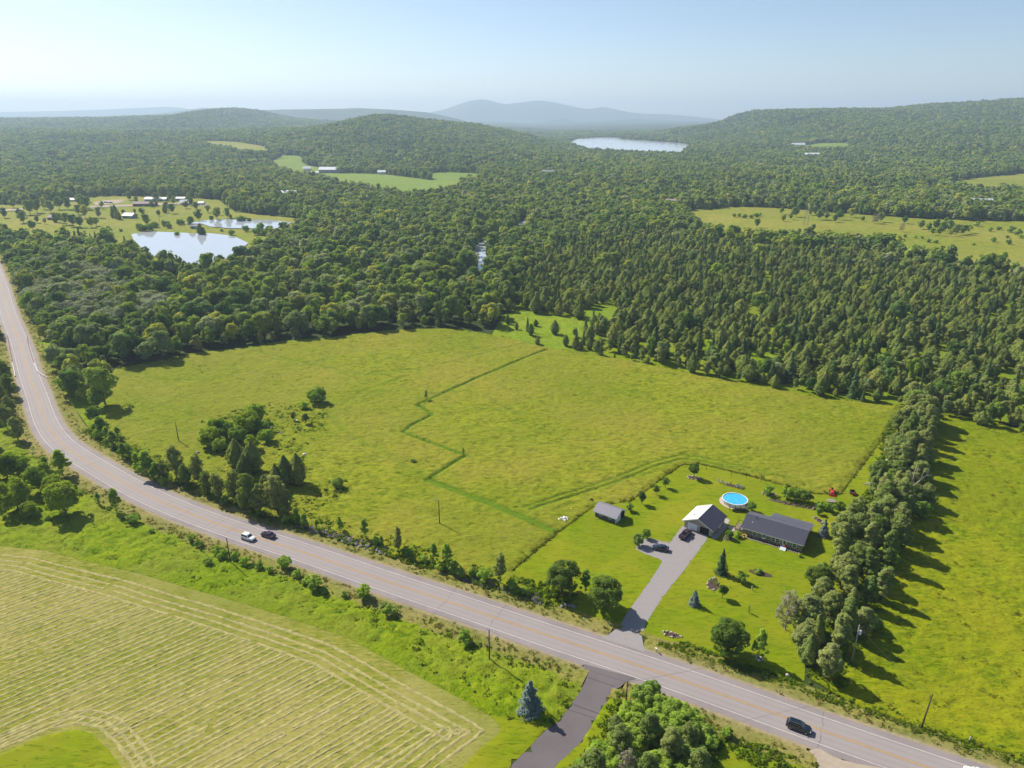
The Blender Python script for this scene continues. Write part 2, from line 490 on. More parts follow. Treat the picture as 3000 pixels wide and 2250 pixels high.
def far_ridge(name, dist, pts, width, label_h=0.0):
    """a wooded ridge far away: crest line at its distance, falling off to both sides"""
    X, Z = ridge_table(dist, pts, 0.0)
    xs = np.linspace(X[0], X[-1], 240)
    zc = np.maximum(np.interp(xs, X, Z), 1.0)
    zc = np.convolve(np.pad(zc, 2, mode='edge'), np.ones(5) / 5, 'valid')
    ts = np.linspace(-1, 1, 41)
    gx, gt = np.meshgrid(xs, ts)
    prof = np.cos(gt * math.pi / 2) ** 1.3
    base = np.tile(zc, (41, 1)) * prof
    y = dist + gt * width
    gl = (vnoise(gx / 420 + dist, y / 420, 3) - 0.5) * 0.22 + (vnoise(gx / 150, y / 150 + dist, 5) - 0.5) * 0.09
    z = base * (1 + gl * np.sin(np.clip(prof, 0, 1) * math.pi)) - 4
    idx = np.arange(gx.size).reshape(gx.shape)
    q = np.stack([idx[:-1, :-1].ravel(), idx[:-1, 1:].ravel(), idx[1:, 1:].ravel(), idx[1:, :-1].ravel()], 1)
    o = link(name, fast_mesh(name, np.column_stack([gx.ravel(), y.ravel(), z.ravel()]), q, 'far_canopy', smooth=True))
    return tag(o, kind='structure')
far_ridge('hills', 7600, [(500, 350), (560, 335), (656, 328), (760, 324), (830, 322), (1000, 320), (1054, 318), (1167, 323), (1253, 329), (1330, 343), (1389, 358), (1470, 378)], 900)
far_ridge('hills', 5600, [(1200, 362), (1434, 366), (1551, 368), (1678, 379), (1805, 386), (1900, 383), (2050, 372), (2200, 360)], 500)
far_ridge('hills', 10200, [(280, 348), (430, 336), (520, 327), (601, 318), (656, 319), (720, 324), (830, 334), (900, 345)], 800)
far_ridge('hills', 15200, [(-700, 334), (-300, 331), (0, 329), (199, 326), (330, 322), (497, 315.5), (538, 318), (580, 328), (700, 336)], 1200)
far_ridge('mountain', 14600, [(1200, 345), (1267, 329), (1316, 319), (1375, 301), (1416, 296), (1479, 309), (1530, 304), (1579, 299), (1620, 304), (1678, 315.5), (1723, 322), (1764, 315.5), (1800, 322), (1850, 331), (1904, 334), (1949, 334), (2000, 338), (2068, 344), (2122, 353), (2250, 365)], 1800)
far_ridge('hills', 11200, [(1480, 372), (1565, 360), (1610, 350), (1651, 345), (1701, 357), (1780, 352), (1860, 346), (1960, 350), (2060, 356), (2160, 366)], 700)

# ------------------------------------------------------------------ the main road
ROAD_Z = 0.30
yl = [(-60, 700), (-30, 755), (-10, 805), (5, 846), (15, 886), (25, 922), (40.5, 962), (58, 1003), (71, 1048), (81, 1084), (94, 1124), (109, 1160), (122, 1205), (139, 1250),
      (181, 1305), (271, 1360), (344, 1404), (452, 1462), (588, 1517), (705, 1560), (859, 1607), (1010, 1660), (1193, 1724), (1428, 1800), (1497, 1826), (1678, 1886),
      (2000, 1992), (2289, 2098), (2497, 2172), (2741, 2256), (3000, 2345), (3300, 2450)]
ctrl = np.array([at(a, b, ROAD_Z) for a, b in yl])
def catmull(P, per=12):
    P = np.vstack([2 * P[0] - P[1], P, 2 * P[-1] - P[-2]])
    out = []
    for i in range(1, len(P) - 2):
        for t in np.linspace(0, 1, per, endpoint=False):
            t2, t3 = t * t, t * t * t
            out.append(0.5 * (2 * P[i] + (P[i + 1] - P[i - 1]) * t + (2 * P[i - 1] - 5 * P[i] + 4 * P[i + 1] - P[i + 2]) * t2 + (3 * P[i] - P[i - 1] - 3 * P[i + 1] + P[i + 2]) * t3))
    out.append(P[-2])
    return np.array(out)
def resample(P, step):
    d = np.concatenate([[0], np.cumsum(np.linalg.norm(np.diff(P, axis=0), axis=1))])
    s = np.arange(0, d[-1], step)
    return np.column_stack([np.interp(s, d, P[:, 0]), np.interp(s, d, P[:, 1])])
RC = resample(catmull(ctrl), 2.0)
for _ in range(60):
    RC[1:-1] = RC[1:-1] * 0.5 + (RC[:-2] + RC[2:]) * 0.25
tg = np.gradient(RC, axis=0); tg /= np.linalg.norm(tg, axis=1)[:, None]
NRM = np.column_stack([-tg[:, 1], tg[:, 0]])          # left of travel = far side of the picture (road runs left to right)
def offset(d, i0=0, i1=None):
    return (RC + NRM * d)[i0:i1]

def strip(name, offs, zs, mats, keep=None, mi=None, attr=None, znoise=0.0, parent=None):
    n = len(RC); k = len(offs)
    V = np.zeros((n, k, 3))
    for j, o in enumerate(offs):
        V[:, j, :2] = RC + NRM * o
        V[:, j, 2] = zs[j]
    if znoise:
        w = np.minimum(np.abs(np.array(offs)) - 5.3, 2.0).clip(0) / 2.0
        V[:, :, 2] += (vnoise(V[:, :, 0] / 1.1, V[:, :, 1] / 1.1, 9) * znoise + vnoise(V[:, :, 0] / 3.7, V[:, :, 1] / 3.7, 4) * znoise) * w[None]
    idx = np.arange(n * k).reshape(n, k)
    q = np.stack([idx[:-1, :-1], idx[1:, :-1], idx[1:, 1:], idx[:-1, 1:]], -1).reshape(-1, 4)
    mm = np.tile(np.array(mi if mi is not None else [0] * (k - 1)), n - 1)
    if offs[-1] > offs[0]: pass
    else: q = q[:, ::-1]
    q = q[:, ::-1]
    if keep is not None:
        c = V.reshape(-1, 3)[q].mean(1)
        m = keep(c[:, :2]); q = q[m]; mm = mm[m]
    me = fast_mesh(name, V.reshape(-1, 3), q, mats[0], smooth=bool(znoise))
    for m in mats[1:]: me.materials.append(MATS[m])
    me.polygons.foreach_set('material_index', mm.astype(np.int32))
    if attr:
        a = me.attributes.new(attr[0], 'FLOAT', 'POINT')
        a.data.foreach_set('value', np.tile(np.array(attr[1], np.float32), n))
    return link(name, me, parent)

PAVED = 5.3
offs = [-PAVED, -3.75, -3.55, -2.6, -1.8, -0.9, 0, 0.9, 1.8, 2.6, 3.55, 3.75, PAVED]
road = strip('road', offs, [ROAD_Z] * 13, ['asphalt'], attr=('worn', [0, 0, .2, 0.9, .45, 0.9, 0.1, 0.9, .45, 0.9, .2, 0, 0]))
tag(road, kind='structure')
for o0, nm, mt, w in ((-3.65, 'edge_line', 'line_white', 0.09), (3.65, 'edge_line', 'line_white', 0.09), (-0.17, 'centre_line', 'line_yellow', 0.075), (0.17, 'centre_line', 'line_yellow', 0.075)):
    strip(nm, [o0 - w, o0 + w], [ROAD_Z + 0.008] * 2, [mt], parent=road)

# side road, driveway, other hard ground
side_L = [(1700, 1945), (1721, 1967), (1713, 1995), (1705, 2017), (1672, 2065), (1637, 2112), (1601, 2136), (1550, 2190), (1497, 2243), (1440, 2300)]
side_R = [(1590, 2300), (1633, 2238), (1668, 2210), (1705, 2170), (1738, 2118), (1768, 2066), (1790, 2038), (1809, 2021), (1836, 1998), (1870, 1990)]
SIDE = poly(side_L + side_R, 0.1)
drive_px = [(1760, 1868), (1777, 1866), (1814, 1836), (1841, 1789), (1870, 1750), (1903, 1703), (1931, 1661), (1940, 1646), (1937, 1639), (1908, 1629), (1886, 1621), (1862, 1608), (1866, 1592), (1876, 1581), (1900, 1575),
            (1930, 1583), (1958, 1592), (1967, 1582), (1983, 1561), (2000, 1540), (2020, 1546), (2050, 1556), (2074, 1568), (2068, 1585), (2036, 1628), (1997, 1680), (1968, 1715), (1940, 1752), (1915, 1790), (1893, 1827), (1880, 1862), (1885, 1895), (1890, 1915), (1830, 1895), (1775, 1878)]
DRIVE = poly(drive_px, 0.05)
def road_rise(P):
    d, _ = seg_dist(P, RC[::3])
    return 0.275 * (1 - sst((d - PAVED) / 6.0)) + 0.06
def relief_hard(name, pol, step, mat):
    o = relief(name, pol, step, road_rise, mat, z0=0.0)
    me = o.data
    V = np.zeros(len(me.vertices) * 3, np.float32); me.vertices.foreach_get('co', V); V = V.reshape(-1, 3)
    V[:, 2] = road_rise(V[:, :2].astype(float)); me.vertices.foreach_set('co', V.ravel()); me.update()
    return o
relief_hard('side_road', SIDE, 1.2, 'asphalt_side')
relief_hard('driveway', DRIVE, 0.8, 'gravel')
LAYBY = poly([(2370, 2200), (2400, 2195), (2450, 2225), (2520, 2242), (2640, 2262), (2660, 2310), (2380, 2310), (2400, 2240)], 0.1)
relief_hard('gravel_layby', LAYBY, 1.0, 'sand_gravel')
seams = MB()
for a, b in (((1668, 2060), (1755, 2090)), ((1655, 2075), (1740, 2102)), ((1722, 1985), (1800, 2012))):
    p, q = at(*a, 0.15), at(*b, 0.15)
    d = (q - p); nn = np.array((-d[1], d[0])); nn /= np.linalg.norm(nn)
    z = float(road_rise(((p + q) / 2)[None])[0]) + 0.012
    seams.add([(*(p - nn * .06), z), (*(q - nn * .06), z), (*(q + nn * .06), z), (*(p + nn * .06), z)], [(0, 1, 2, 3)])
tag(seams.build('road_marking', 'tar'), kind='structure')
ck = MB(); cr_ = random.Random(3)
for i in range(40, len(RC) - 5, 1):
    if cr_.random() > 0.08: continue
    o0, o1 = (-5.2, 5.2) if cr_.random() < 0.5 else sorted((cr_.uniform(-5.2, 5.2), cr_.uniform(-5.2, 5.2)))
    prev = None
    for k in range(9):
        o_ = o0 + (o1 - o0) * k / 8
        c_ = RC[i] + NRM[i] * o_ + tg[i] * cr_.uniform(-0.22, 0.22)
        if prev is not None:
            a_, b_ = prev, c_; w_ = tg[i] * cr_.uniform(0.015, 0.045)
            ck.add([(*(a_ - w_), ROAD_Z + 0.006), (*(b_ - w_), ROAD_Z + 0.006), (*(b_ + w_), ROAD_Z + 0.006), (*(a_ + w_), ROAD_Z + 0.006)], [(0, 1, 2, 3)])
        prev = c_
tag(ck.build('road_cracks', 'tar', road), kind='stuff')

def keep_verge(P):
    return ~(inside(P, SIDE) | inside(P, DRIVE) | inside(P, LAYBY))
vz = [0.285, 0.26, 0.2, 0.12, 0.06, 0.02, -0.06]
vo = [PAVED - 0.05, 5.7, 6.3, 7.2, 8.4, 9.8, 11.2]
va = [0.9, 0.75, 0.25, 0.1, 0.05, 0, 0]
tag(strip('verge', vo, vz, ['verge_grass'], keep=keep_verge, attr=('mown', va), znoise=0.16), kind='structure')
tag(strip('verge', [-o for o in vo], vz, ['verge_grass'], keep=keep_verge, attr=('mown', va), znoise=0.16), kind='structure')

# ------------------------------------------------------------------ fields
def seq(a, b, d):
    """road-side offset points between the stations nearest two picture points"""
    ia = int(np.argmin(((RC - at(*a, ROAD_Z)) ** 2).sum(1))); ib = int(np.argmin(((RC - at(*b, ROAD_Z)) ** 2).sum(1)))
    st = 4 if ib >= ia else -4
    return (RC + NRM * d)[ia:ib:st]

forest_edge = [(290, 1130), (340, 1080), (480, 1055), (560, 1035), (700, 1020), (830, 1000), (1000, 985), (1130, 968), (1260, 963), (1340, 963), (1480, 988), (1560, 1008), (1620, 1022), (1740, 1040), (1850, 1058), (2000, 1088),
               (2200, 1128), (2400, 1163), (2560, 1183), (2640, 1190)]
meadow_px = [(305, 1195)] + forest_edge + [(2612, 1250), (2520, 1372), (2461, 1449), (2389, 1447), (2289, 1420), (2190, 1393), (2054, 1359), (2000, 1361), (1955, 1390), (1904, 1429), (1845, 1469), (1737, 1485), (1633, 1562), (1497, 1675)]
MEADOW = np.vstack([poly(meadow_px), seq((1560, 1845), (190, 1310), 10.0), poly([(290, 1262)])])
mown_lines = [([(1253, 1408), (1430, 1475), (1633, 1562)], 1.1, 0.85), ([(1253, 1408), (1310, 1370), (1366, 1336), (1300, 1312), (1181, 1268), (1203, 1250), (1267, 1216)], 0.55, 1.0),
              ([(1267, 1216), (1235, 1195), (1221, 1188), (1271, 1166), (1430, 1095), (1597, 1026)], 0.6, 1.0), ([(1253, 1408), (1130, 1330), (1014, 1268), (965, 1215), (1060, 1150), (1180, 1108)], 0.9, 0.3),
              ([(1533, 1490), (1640, 1455), (1814, 1399), (1904, 1360), (1995, 1336), (2045, 1341), (2181, 1371), (2330, 1406)], 0.35, 0.65),
              ([(1553, 1494), (1660, 1462), (1824, 1408), (1914, 1370), (1995, 1348), (2045, 1351), (2181, 1381)], 0.3, 0.8), ([(760, 1034), (1000, 1088), (1075, 1098), (1240, 1080)], 0.7, 0.4),
              ([(1140, 1100), (1330, 1060), (1560, 1002)], 0.5, 0.35), ([(840, 1640), (860, 1400)], 0.0, 0.0)]
mown_w = [(poly(l), w, s) for l, w, s in mown_lines[:-1]]
def mown(P):
    m = np.zeros(len(P))
    for l, w, s in mown_w:
        d, _ = seg_dist(P, l)
        m = np.maximum(m, s * (1 - sst((d - w) / 0.5)))
    return m
def meadow_h(P):
    x, y = P[:, 0], P[:, 1]
    h = 0.16 + 0.30 * vnoise(x / 1.6, y / 1.2, 1) + 0.28 * vnoise(x / 0.7, y / 0.7, 2) + 0.35 * vnoise(x / 9, y / 7, 8) ** 2
    de, _ = seg_dist(P, MEADOW, True)
    return h * (1 - 0.9 * mown(P)) * (0.35 + 0.65 * sst(de / 2.2))
relief('meadow', MEADOW, 0.58, meadow_h, 'meadow_grass', attr=('mown', mown), smooth=False)

lawn_px = [(1497, 1675), (1633, 1562), (1737, 1485), (1845, 1469), (1904, 1429), (1955, 1390), (2000, 1361), (2054, 1359), (2190, 1393), (2289, 1420), (2389, 1447), (2461, 1449), (2520, 1372), (2612, 1250), (2640, 1190), (2665, 1215), (2650, 1300), (2580, 1400), (2500, 1500), (2480, 1600), (2420, 1700), (2400, 1800), (2360, 1920), (2356, 2003)]
LAWN = np.vstack([poly(lawn_px), seq((2356, 2100), (1480, 1820), 9.2)])
def lawn_h(P): return 0.02 + 0.03 * vnoise(P[:, 0] / 2, P[:, 1] / 2, 5)
relief('lawn', LAWN, 1.5, lawn_h, 'lawn_grass')

hay_edge = [(-260, 1560), (0, 1600), (136, 1614), (235, 1640), (407, 1680), (540, 1720), (690, 1762), (850, 1812), (1010, 1866), (1230, 1985), (1370, 2058), (1440, 2100), (1475, 2140), (1440, 2190), (1340, 2270), (1240, 2350), (1000, 2560), (-600, 2560), (-600, 1520)]
HAY = poly(hay_edge)
def hay_h(P): return 0.02 + 0.07 * vnoise(P[:, 0] / 1.1, P[:, 1] / 1.1, 5)
relief('hay_field', HAY, 1.0, hay_h, 'hay_stubble')
GREEN = poly([(-120, 2260), (0, 2210), (136, 2155), (217, 2138), (271, 2150), (316, 2195), (357, 2250), (380, 2300), (-120, 2320)])
relief('uncut_grass', GREEN, 0.9, lambda P: 0.12 + 0.1 * vnoise(P[:, 0] / 1.5, P[:, 1] / 1.5, 6), 'lawn_grass')
side_w = poly([(1716, 1982), (1705, 2017), (1672, 2065), (1637, 2112), (1601, 2136), (1550, 2190), (1497, 2243), (1440, 2300)], 0.05)
SPRUCE_LAWN = np.vstack([poly([(1370, 2060), (1430, 2045), (1475, 2040), (1556, 2005), (1620, 2035), (1632, 2070), (1612, 2105)]), side_w[3:], poly([(1300, 2310), (1400, 2200), (1475, 2140), (1440, 2100)])])
relief('mown_lawn', SPRUCE_LAWN, 1.2, lambda P: 0.13 + 0.03 * vnoise(P[:, 0] / 2, P[:, 1] / 2, 5), 'lawn_grass')
ROUGH = np.vstack([seq((40, 960), (1690, 1990), -9.6), side_w[:5], poly([(1440, 2100), (1370, 2058), (1230, 1985), (1010, 1866), (850, 1812), (690, 1762), (540, 1720), (407, 1680), (235, 1640), (136, 1614), (0, 1600), (-260, 1560), (-260, 1300), (-100, 1050)])])
def rough_h(P):
    x, y = P[:, 0], P[:, 1]
    de, _ = seg_dist(P, ROUGH, True)
    return 0.05 + (0.7 * vnoise(x / 2.3, y / 1.8, 1) ** 1.5 + 0.35 * vnoise(x / 0.8, y / 0.8, 2)) * (0.12 + 0.88 * sst(de / 4.0))
relief('rough_grass', ROUGH, 0.7, rough_h, 'rough_grass', smooth=False)
SOUTH = np.vstack([seq((1850, 2020), (3300, 2450), -9.4), poly([(3200, 2560), (1500, 2420), (1590, 2300), (1633, 2238), (1705, 2170), (1768, 2066), (1809, 2021), (1836, 2004)], 0.05)])
relief('roadside_lawn', SOUTH, 0.9, lambda P: 0.04 + 0.12 * vnoise(P[:, 0] / 1.4, P[:, 1] / 1.4, 5), 'lawn_grass')
RIGHT = np.vstack([poly([(2650, 1186), (2720, 1190), (2800, 1208), (2900, 1234), (3000, 1262), (3150, 1305), (3500, 1430), (3500, 2200)]), seq((3300, 2450), (2380, 2130), 10.0), poly([(2372, 1990), (2400, 1800), (2420, 1700), (2480, 1600), (2520, 1500), (2580, 1400), (2650, 1300)])])
def right_h(P):
    x, y = P[:, 0], P[:, 1]
    return 0.12 + 0.34 * vnoise(x / 1.5, y / 1.2, 11) + 0.28 * vnoise(x / 0.75, y / 0.75, 12)
relief('right_field', RIGHT, 0.7, right_h, 'right_field_grass', smooth=False)

# clearings in the woods and fields far off
CLEAR = [poly([(1440, 985), (1470, 925), (1520, 905), (1600, 925), (1680, 930), (1720, 985), (1700, 1010), (1650, 1028), (1620, 1024), (1560, 1008), (1480, 990)]),
         poly([(1690, 955), (1720, 905), (1790, 885), (1810, 930), (1780, 960)]), poly([(1850, 930), (1880, 900), (1910, 925), (1890, 950)]),
         poly([(2720, 1030), (2750, 1015), (2770, 1055), (2740, 1075)]), poly([(2600, 1105), (2630, 1080), (2640, 1110), (2620, 1125)]),
         poly([(2370, 1095), (2390, 1110), (2440, 1130), (2420, 1140), (2370, 1120)]), poly([(2250, 1040), (2290, 1045), (2310, 1075), (2280, 1080)]),
         poly([(100, 1010), (150, 985), (190, 1010), (175, 1040), (130, 1045)])]
for c in CLEAR: relief('clearing', c, 2.5, lambda P: 0.05 + 0.5 * vnoise(P[:, 0] / 3, P[:, 1] / 3, 5), 'clearing_grass')
FIELD_A = poly([(-60, 602), (60, 600), (230, 580), (330, 575), (470, 576), (640, 586), (690, 622), (860, 640), (900, 668), (850, 690), (760, 745), (740, 775), (560, 795), (420, 765), (330, 715), (60, 712), (-60, 690)])
FIELD_C = poly([(2000, 618), (2080, 612), (2160, 606), (2300, 612), (2500, 628), (2680, 640), (2850, 648), (3060, 650), (3200, 660), (3200, 830), (3000, 822), (2900, 800), (2760, 776), (2640, 742), (2500, 718), (2350, 715), (2200, 710), (2100, 706), (2030, 672)])
FIELD_B = poly([(930, 508), (1010, 508), (1120, 510), (1200, 520), (1260, 528), (1360, 536), (1330, 566), (1220, 584), (1120, 572), (1000, 550), (950, 530)])
FIELD_B2 = poly([(1250, 510), (1300, 505), (1400, 508), (1415, 530), (1340, 540), (1280, 540)])
FIELD_D = poly([(2760, 536), (2850, 522), (2930, 514), (3000, 508), (3150, 500), (3150, 572), (3000, 566), (2900, 568), (2810, 562)])
FIELD_E = poly([(790, 476), (830, 455), (890, 458), (890, 480), (960, 496), (1000, 512), (930, 528), (880, 524), (810, 500)])
FIELD_E2 = poly([(605, 412), (700, 416), (775, 430), (800, 452), (720, 452), (640, 438), (595, 426)])
FIELD_F = poly([(2320, 430), (2400, 420), (2490, 417), (2490, 438), (2400, 442), (2340, 443)])
FIELDS_PX_SMALL = [poly(p) for p in ([(40, 398), (80, 395), (90, 402), (50, 404)], [(130, 408), (170, 405), (180, 412), (140, 414)], [(2415, 543), (2470, 540), (2475, 552), (2420, 555)], [(1365, 492), (1385, 490), (1388, 499), (1366, 500)],
                                      [(35, 575), (90, 568), (100, 590), (40, 592)])]
for nm, f, st, mt in (('pasture', FIELD_A, 7, 'far_field_grass'), ('pasture', FIELD_C, 7, 'far_field_grass'), ('crop_field', FIELD_B, 12, 'crop_field_grass'), ('crop_field', FIELD_B2, 12, 'crop_field_grass'),
                  ('pasture', FIELD_D, 14, 'far_field_grass'), ('pasture', FIELD_E, 14, 'crop_field_grass'), ('pasture', FIELD_E2, 20, 'far_field_grass'), ('pasture', FIELD_F, 20, 'crop_field_grass')):
    relief(nm, f, st, lambda P: 0.4 + 0.5 * vnoise(P[:, 0] / 9, P[:, 1] / 9, 2), mt)
for f in FIELDS_PX_SMALL: relief('pasture', f, 16, lambda P: 0.6 + 0 * P[:, 0], 'crop_field_grass')

# water
POND1 = poly([(385, 690), (415, 685), (450, 682), (512, 684.6), (582, 688), (615, 687), (662, 692), (695, 700), (728, 716), (718, 726), (704, 733), (728, 742), (726, 760), (640, 775), (545, 782), (470, 765), (420, 735), (392, 706)])
POND2 = poly([(533, 656), (568, 655), (592, 650), (634, 646), (733, 647), (791, 647), (860, 655), (835, 664), (803, 674), (733, 673), (674, 672), (615, 667), (596, 660)])
LAKE = poly([(1660, 423), (1680, 415), (1700, 410), (1735, 406), (1768, 404), (1800, 403), (1816, 404), (1823, 409), (1900, 414), (2000, 420), (2030, 425), (2015, 440), (1995, 456), (1900, 453), (1800, 448), (1720, 444), (1690, 432)])
RIVER_C = resample(catmull(poly([(1330, 850), (1362, 815), (1388, 790), (1402, 762), (1428, 735), (1457, 711), (1480, 690), (1505, 668), (1520, 650)])), 6.0)
RIVER_C = RIVER_C + np.column_stack([9.0 * np.sin(np.arange(len(RIVER_C)) * 0.16), np.zeros(len(RIVER_C))])
rt = np.gradient(RIVER_C, axis=0); rt /= np.linalg.norm(rt, axis=1)[:, None]; rn = np.column_stack([-rt[:, 1], rt[:, 0]])
RIVER = np.vstack([RIVER_C + rn * 5.5, (RIVER_C - rn * 5.5)[::-1]])
for nm, p, mt in (('pond_water', POND1, 'pond_water'), ('pond_water', POND2, 'pond_water'), ('river_water', RIVER, 'pond_water')):
    sheet(nm, p, 1.35, mt)
zl = max(float(terrain(p[0], p[1])) for p in LAKE) + 0.6
sheet('lake_water', LAKE, zl, 'lake_water')
LOT = poly([(275, 594), (310, 588), (365, 586), (368, 593), (320, 600), (280, 603)])
sheet('gravel_lot', LOT, 1.5, 'sand_gravel')
for p in ([(265, 606), (330, 603), (420, 600), (470, 597), (560, 596), (612, 600), (610, 605), (540, 602), (400, 606), (265, 611)], [(-60, 622), (0, 617), (68, 613), (68, 618), (0, 623), (-60, 628)]):
    sheet('far_road', poly(p), 1.6, 'sand_gravel')

# ------------------------------------------------------------------ plants: shapes
def unit(v):
    return v / (np.linalg.norm(v, axis=-1, keepdims=True) + 1e-9)

def leaf_quads(rng, C, N, size):
    """small leaf sprays: quads at C facing N"""
    n = len(C)
    N = unit(N)
    t = unit(np.cross(N, rng.normal(size=(n, 3))))
    b = np.cross(N, t)
    s = (size * rng.uniform(0.6, 1.35, n))[:, None]
    a = rng.uniform(0.55, 1.0, n)[:, None]
    V = np.stack([C - t * s * 0.5, C - b * s * a * 0.45 + N * s * 0.08, C + t * s * 0.5, C + b * s * a * 0.45 + N * s * 0.08], 1).reshape(-1, 3)
    F = np.arange(n * 4).reshape(n, 4)
    return V, F

def blob(rng, r, c, n=8, m=5):
    """rough closed lump inside a crown so that it is not see-through"""
    th = np.linspace(0, math.pi, m + 1)
    V = []
    for i in range(m + 1):
        for j in range(n):
            p = 2 * math.pi * j / n
            k = rng.uniform(0.8, 1.1)
            V.append((c[0] + r[0] * k * math.sin(th[i]) * math.cos(p), c[1] + r[1] * k * math.sin(th[i]) * math.sin(p), c[2] + r[2] * k * math.cos(th[i])))
    F = [(i * n + j, (i + 1) * n + j, (i + 1) * n + (j + 1) % n, i * n + (j + 1) % n) for i in range(m) for j in range(n)]
    return np.array(V), np.array(F)

def join(parts):
    V = []; F = []; o = 0
    for v, f in parts:
        V.append(v); F.append(f + o); o += len(v)
    return np.vstack(V), np.vstack(F)

def crown_round(seed, h, w, base, n, leaf, clumps=26, top=1.0, loose=0.0, core=0.56, up=0.6, small=1.0):
    """broadleaf crown from overlapping clumps; base = height where leaves begin"""
    rng = np.random.default_rng(seed)
    cz = (h + base) / 2; rz = (h - base) / 2; rx = w / 2
    d = unit(rng.normal(size=(clumps, 3)) + np.array((0, 0, 0.25)))
    rr = rng.uniform(0.45, 0.80 + loose * 0.15, clumps)[:, None]
    cc = d * rr * np.array((rx, rx, rz)) + np.array((0, 0, cz))
    zrel = (cc[:, 2] - base) / (h - base)
    cc[:, :2] *= (1 - (1 - top) * np.clip(zrel, 0, 1))[:, None]
    cr = rng.uniform(0.26, 0.42, clumps) * min(rx, rz) * (1 - loose * 0.3) * small
    k = rng.integers(0, clumps, n)
    dirs = unit(rng.normal(size=(n, 3)) + unit(cc[k] - np.array((0, 0, cz))) * 0.9 + np.array((0, 0, 0.35)))
    C = cc[k] + dirs * (cr[k] * rng.uniform(0.75, 1.1, n))[:, None] * np.array((1, 1, 0.85))
    N = dirs + rng.normal(size=(n, 3)) * 0.45 + np.array((0, 0, up))
    parts = [leaf_quads(rng, C, N, leaf)]
    if core: parts.append(blob(rng, (rx * core * (0.5 + top / 2), rx * core * (0.5 + top / 2), rz * core), (0, 0, cz - rz * 0.06)))
    return join(parts)

def crown_cone(seed, h, w, base, n, leaf, power=0.9, droop=0.25):
    """spruce: whorls of drooping boughs"""
    rng = np.random.default_rng(seed)
    levels = max(9, int(h / 0.55))
    Cs = []; Ns = []
    per = n // levels
    for i in range(levels):
        t = (i + 0.5) / levels
        z = base + (h - base) * t
        R = (w / 2) * (1 - t) ** power * rng.uniform(0.78, 1.14) + 0.05
        nb = max(4, int(9 * (1 - t) + 4))
        a0 = rng.uniform(0, 6.28)
        m = max(6, int(per * (0.35 + 1.5 * (1 - t))))
        b = rng.integers(0, nb, m)
        ang = a0 + b * 2 * math.pi / nb + rng.normal(0, 0.16, m)
        u = rng.uniform(0.25, 1.05, m) ** 0.7
        rl = R * (0.82 + 0.32 * np.sin(b * 2.7 + i * 1.9))
        r = rl * u
        zz = z - r * droop + rng.normal(0, 0.10, m)
        Cs.append(np.column_stack([r * np.cos(ang), r * np.sin(ang), zz]))
        Ns.append(np.column_stack([np.cos(ang) * 0.55, np.sin(ang) * 0.55, np.full(m, 1.0)]) + rng.normal(size=(m, 3)) * 0.4)
    C = np.vstack(Cs); N = np.vstack(Ns)
    rings = []
    nseg = 9
    for t in np.linspace(0, 1, 7):
        R = (w / 2) * (1 - t) ** power * 0.55 + 0.02
        rings.append(np.column_stack([R * np.cos(np.arange(nseg) * 2 * math.pi / nseg), R * np.sin(np.arange(nseg) * 2 * math.pi / nseg), np.full(nseg, base + (h - base) * t * 0.97)]))
    V = np.vstack(rings)
    F = np.array([(i * nseg + j, i * nseg + (j + 1) % nseg, (i + 1) * nseg + (j + 1) % nseg, (i + 1) * nseg + j) for i in range(6) for j in range(nseg)])
    return join([leaf_quads(rng, C, N, leaf), (V, F)])

def crown_cedar(seed, h, w, base, n, leaf, peak=0.32, point=1.0):
    """cedar: dense flame-shaped crown"""
    rng = np.random.default_rng(seed)
    t = rng.beta(1.25, 1.5, n)
    prof = np.where(t < peak, np.sqrt(np.clip(t / peak, 0, 1)) * 0.9 + 0.1, (1 - ((t - peak) / (1 - peak)) ** (1.6 * point)))
    a = rng.uniform(0, 2 * math.pi, n)
    lob = 1 + 0.16 * np.sin(a * 3 + seed + t * 4) + 0.12 * np.sin(a * 7 + seed * 2 - t * 9) + 0.10 * np.sin(t * 25 + a * 2)
    r = w / 2 * prof * lob * rng.uniform(0.82, 1.04, n)
    C = np.column_stack([r * np.cos(a), r * np.sin(a), base + (h - base) * t])
    N = np.column_stack([np.cos(a), np.sin(a), 0.6 + 0.7 * t]) + rng.normal(size=(n, 3)) * 0.4
    rings = []; nseg = 9
    for tt in np.linspace(0, 1, 8):
        pr = (math.sqrt(tt / peak) * 0.9 + 0.1) if tt < peak else (1 - ((tt - peak) / (1 - peak)) ** (1.6 * point))
        R = w / 2 * pr * 0.78 + 0.01
        rings.append(np.column_stack([R * np.cos(np.arange(nseg) * 2 * math.pi / nseg), R * np.sin(np.arange(nseg) * 2 * math.pi / nseg), np.full(nseg, base + (h - base) * tt * 0.97)]))
    V = np.vstack(rings)
    F = np.array([(i * nseg + j, i * nseg + (j + 1) % nseg, (i + 1) * nseg + (j + 1) % nseg, (i + 1) * nseg + j) for i in range(7) for j in range(nseg)])
    return join([leaf_quads(rng, C, N, leaf), (V, F)])

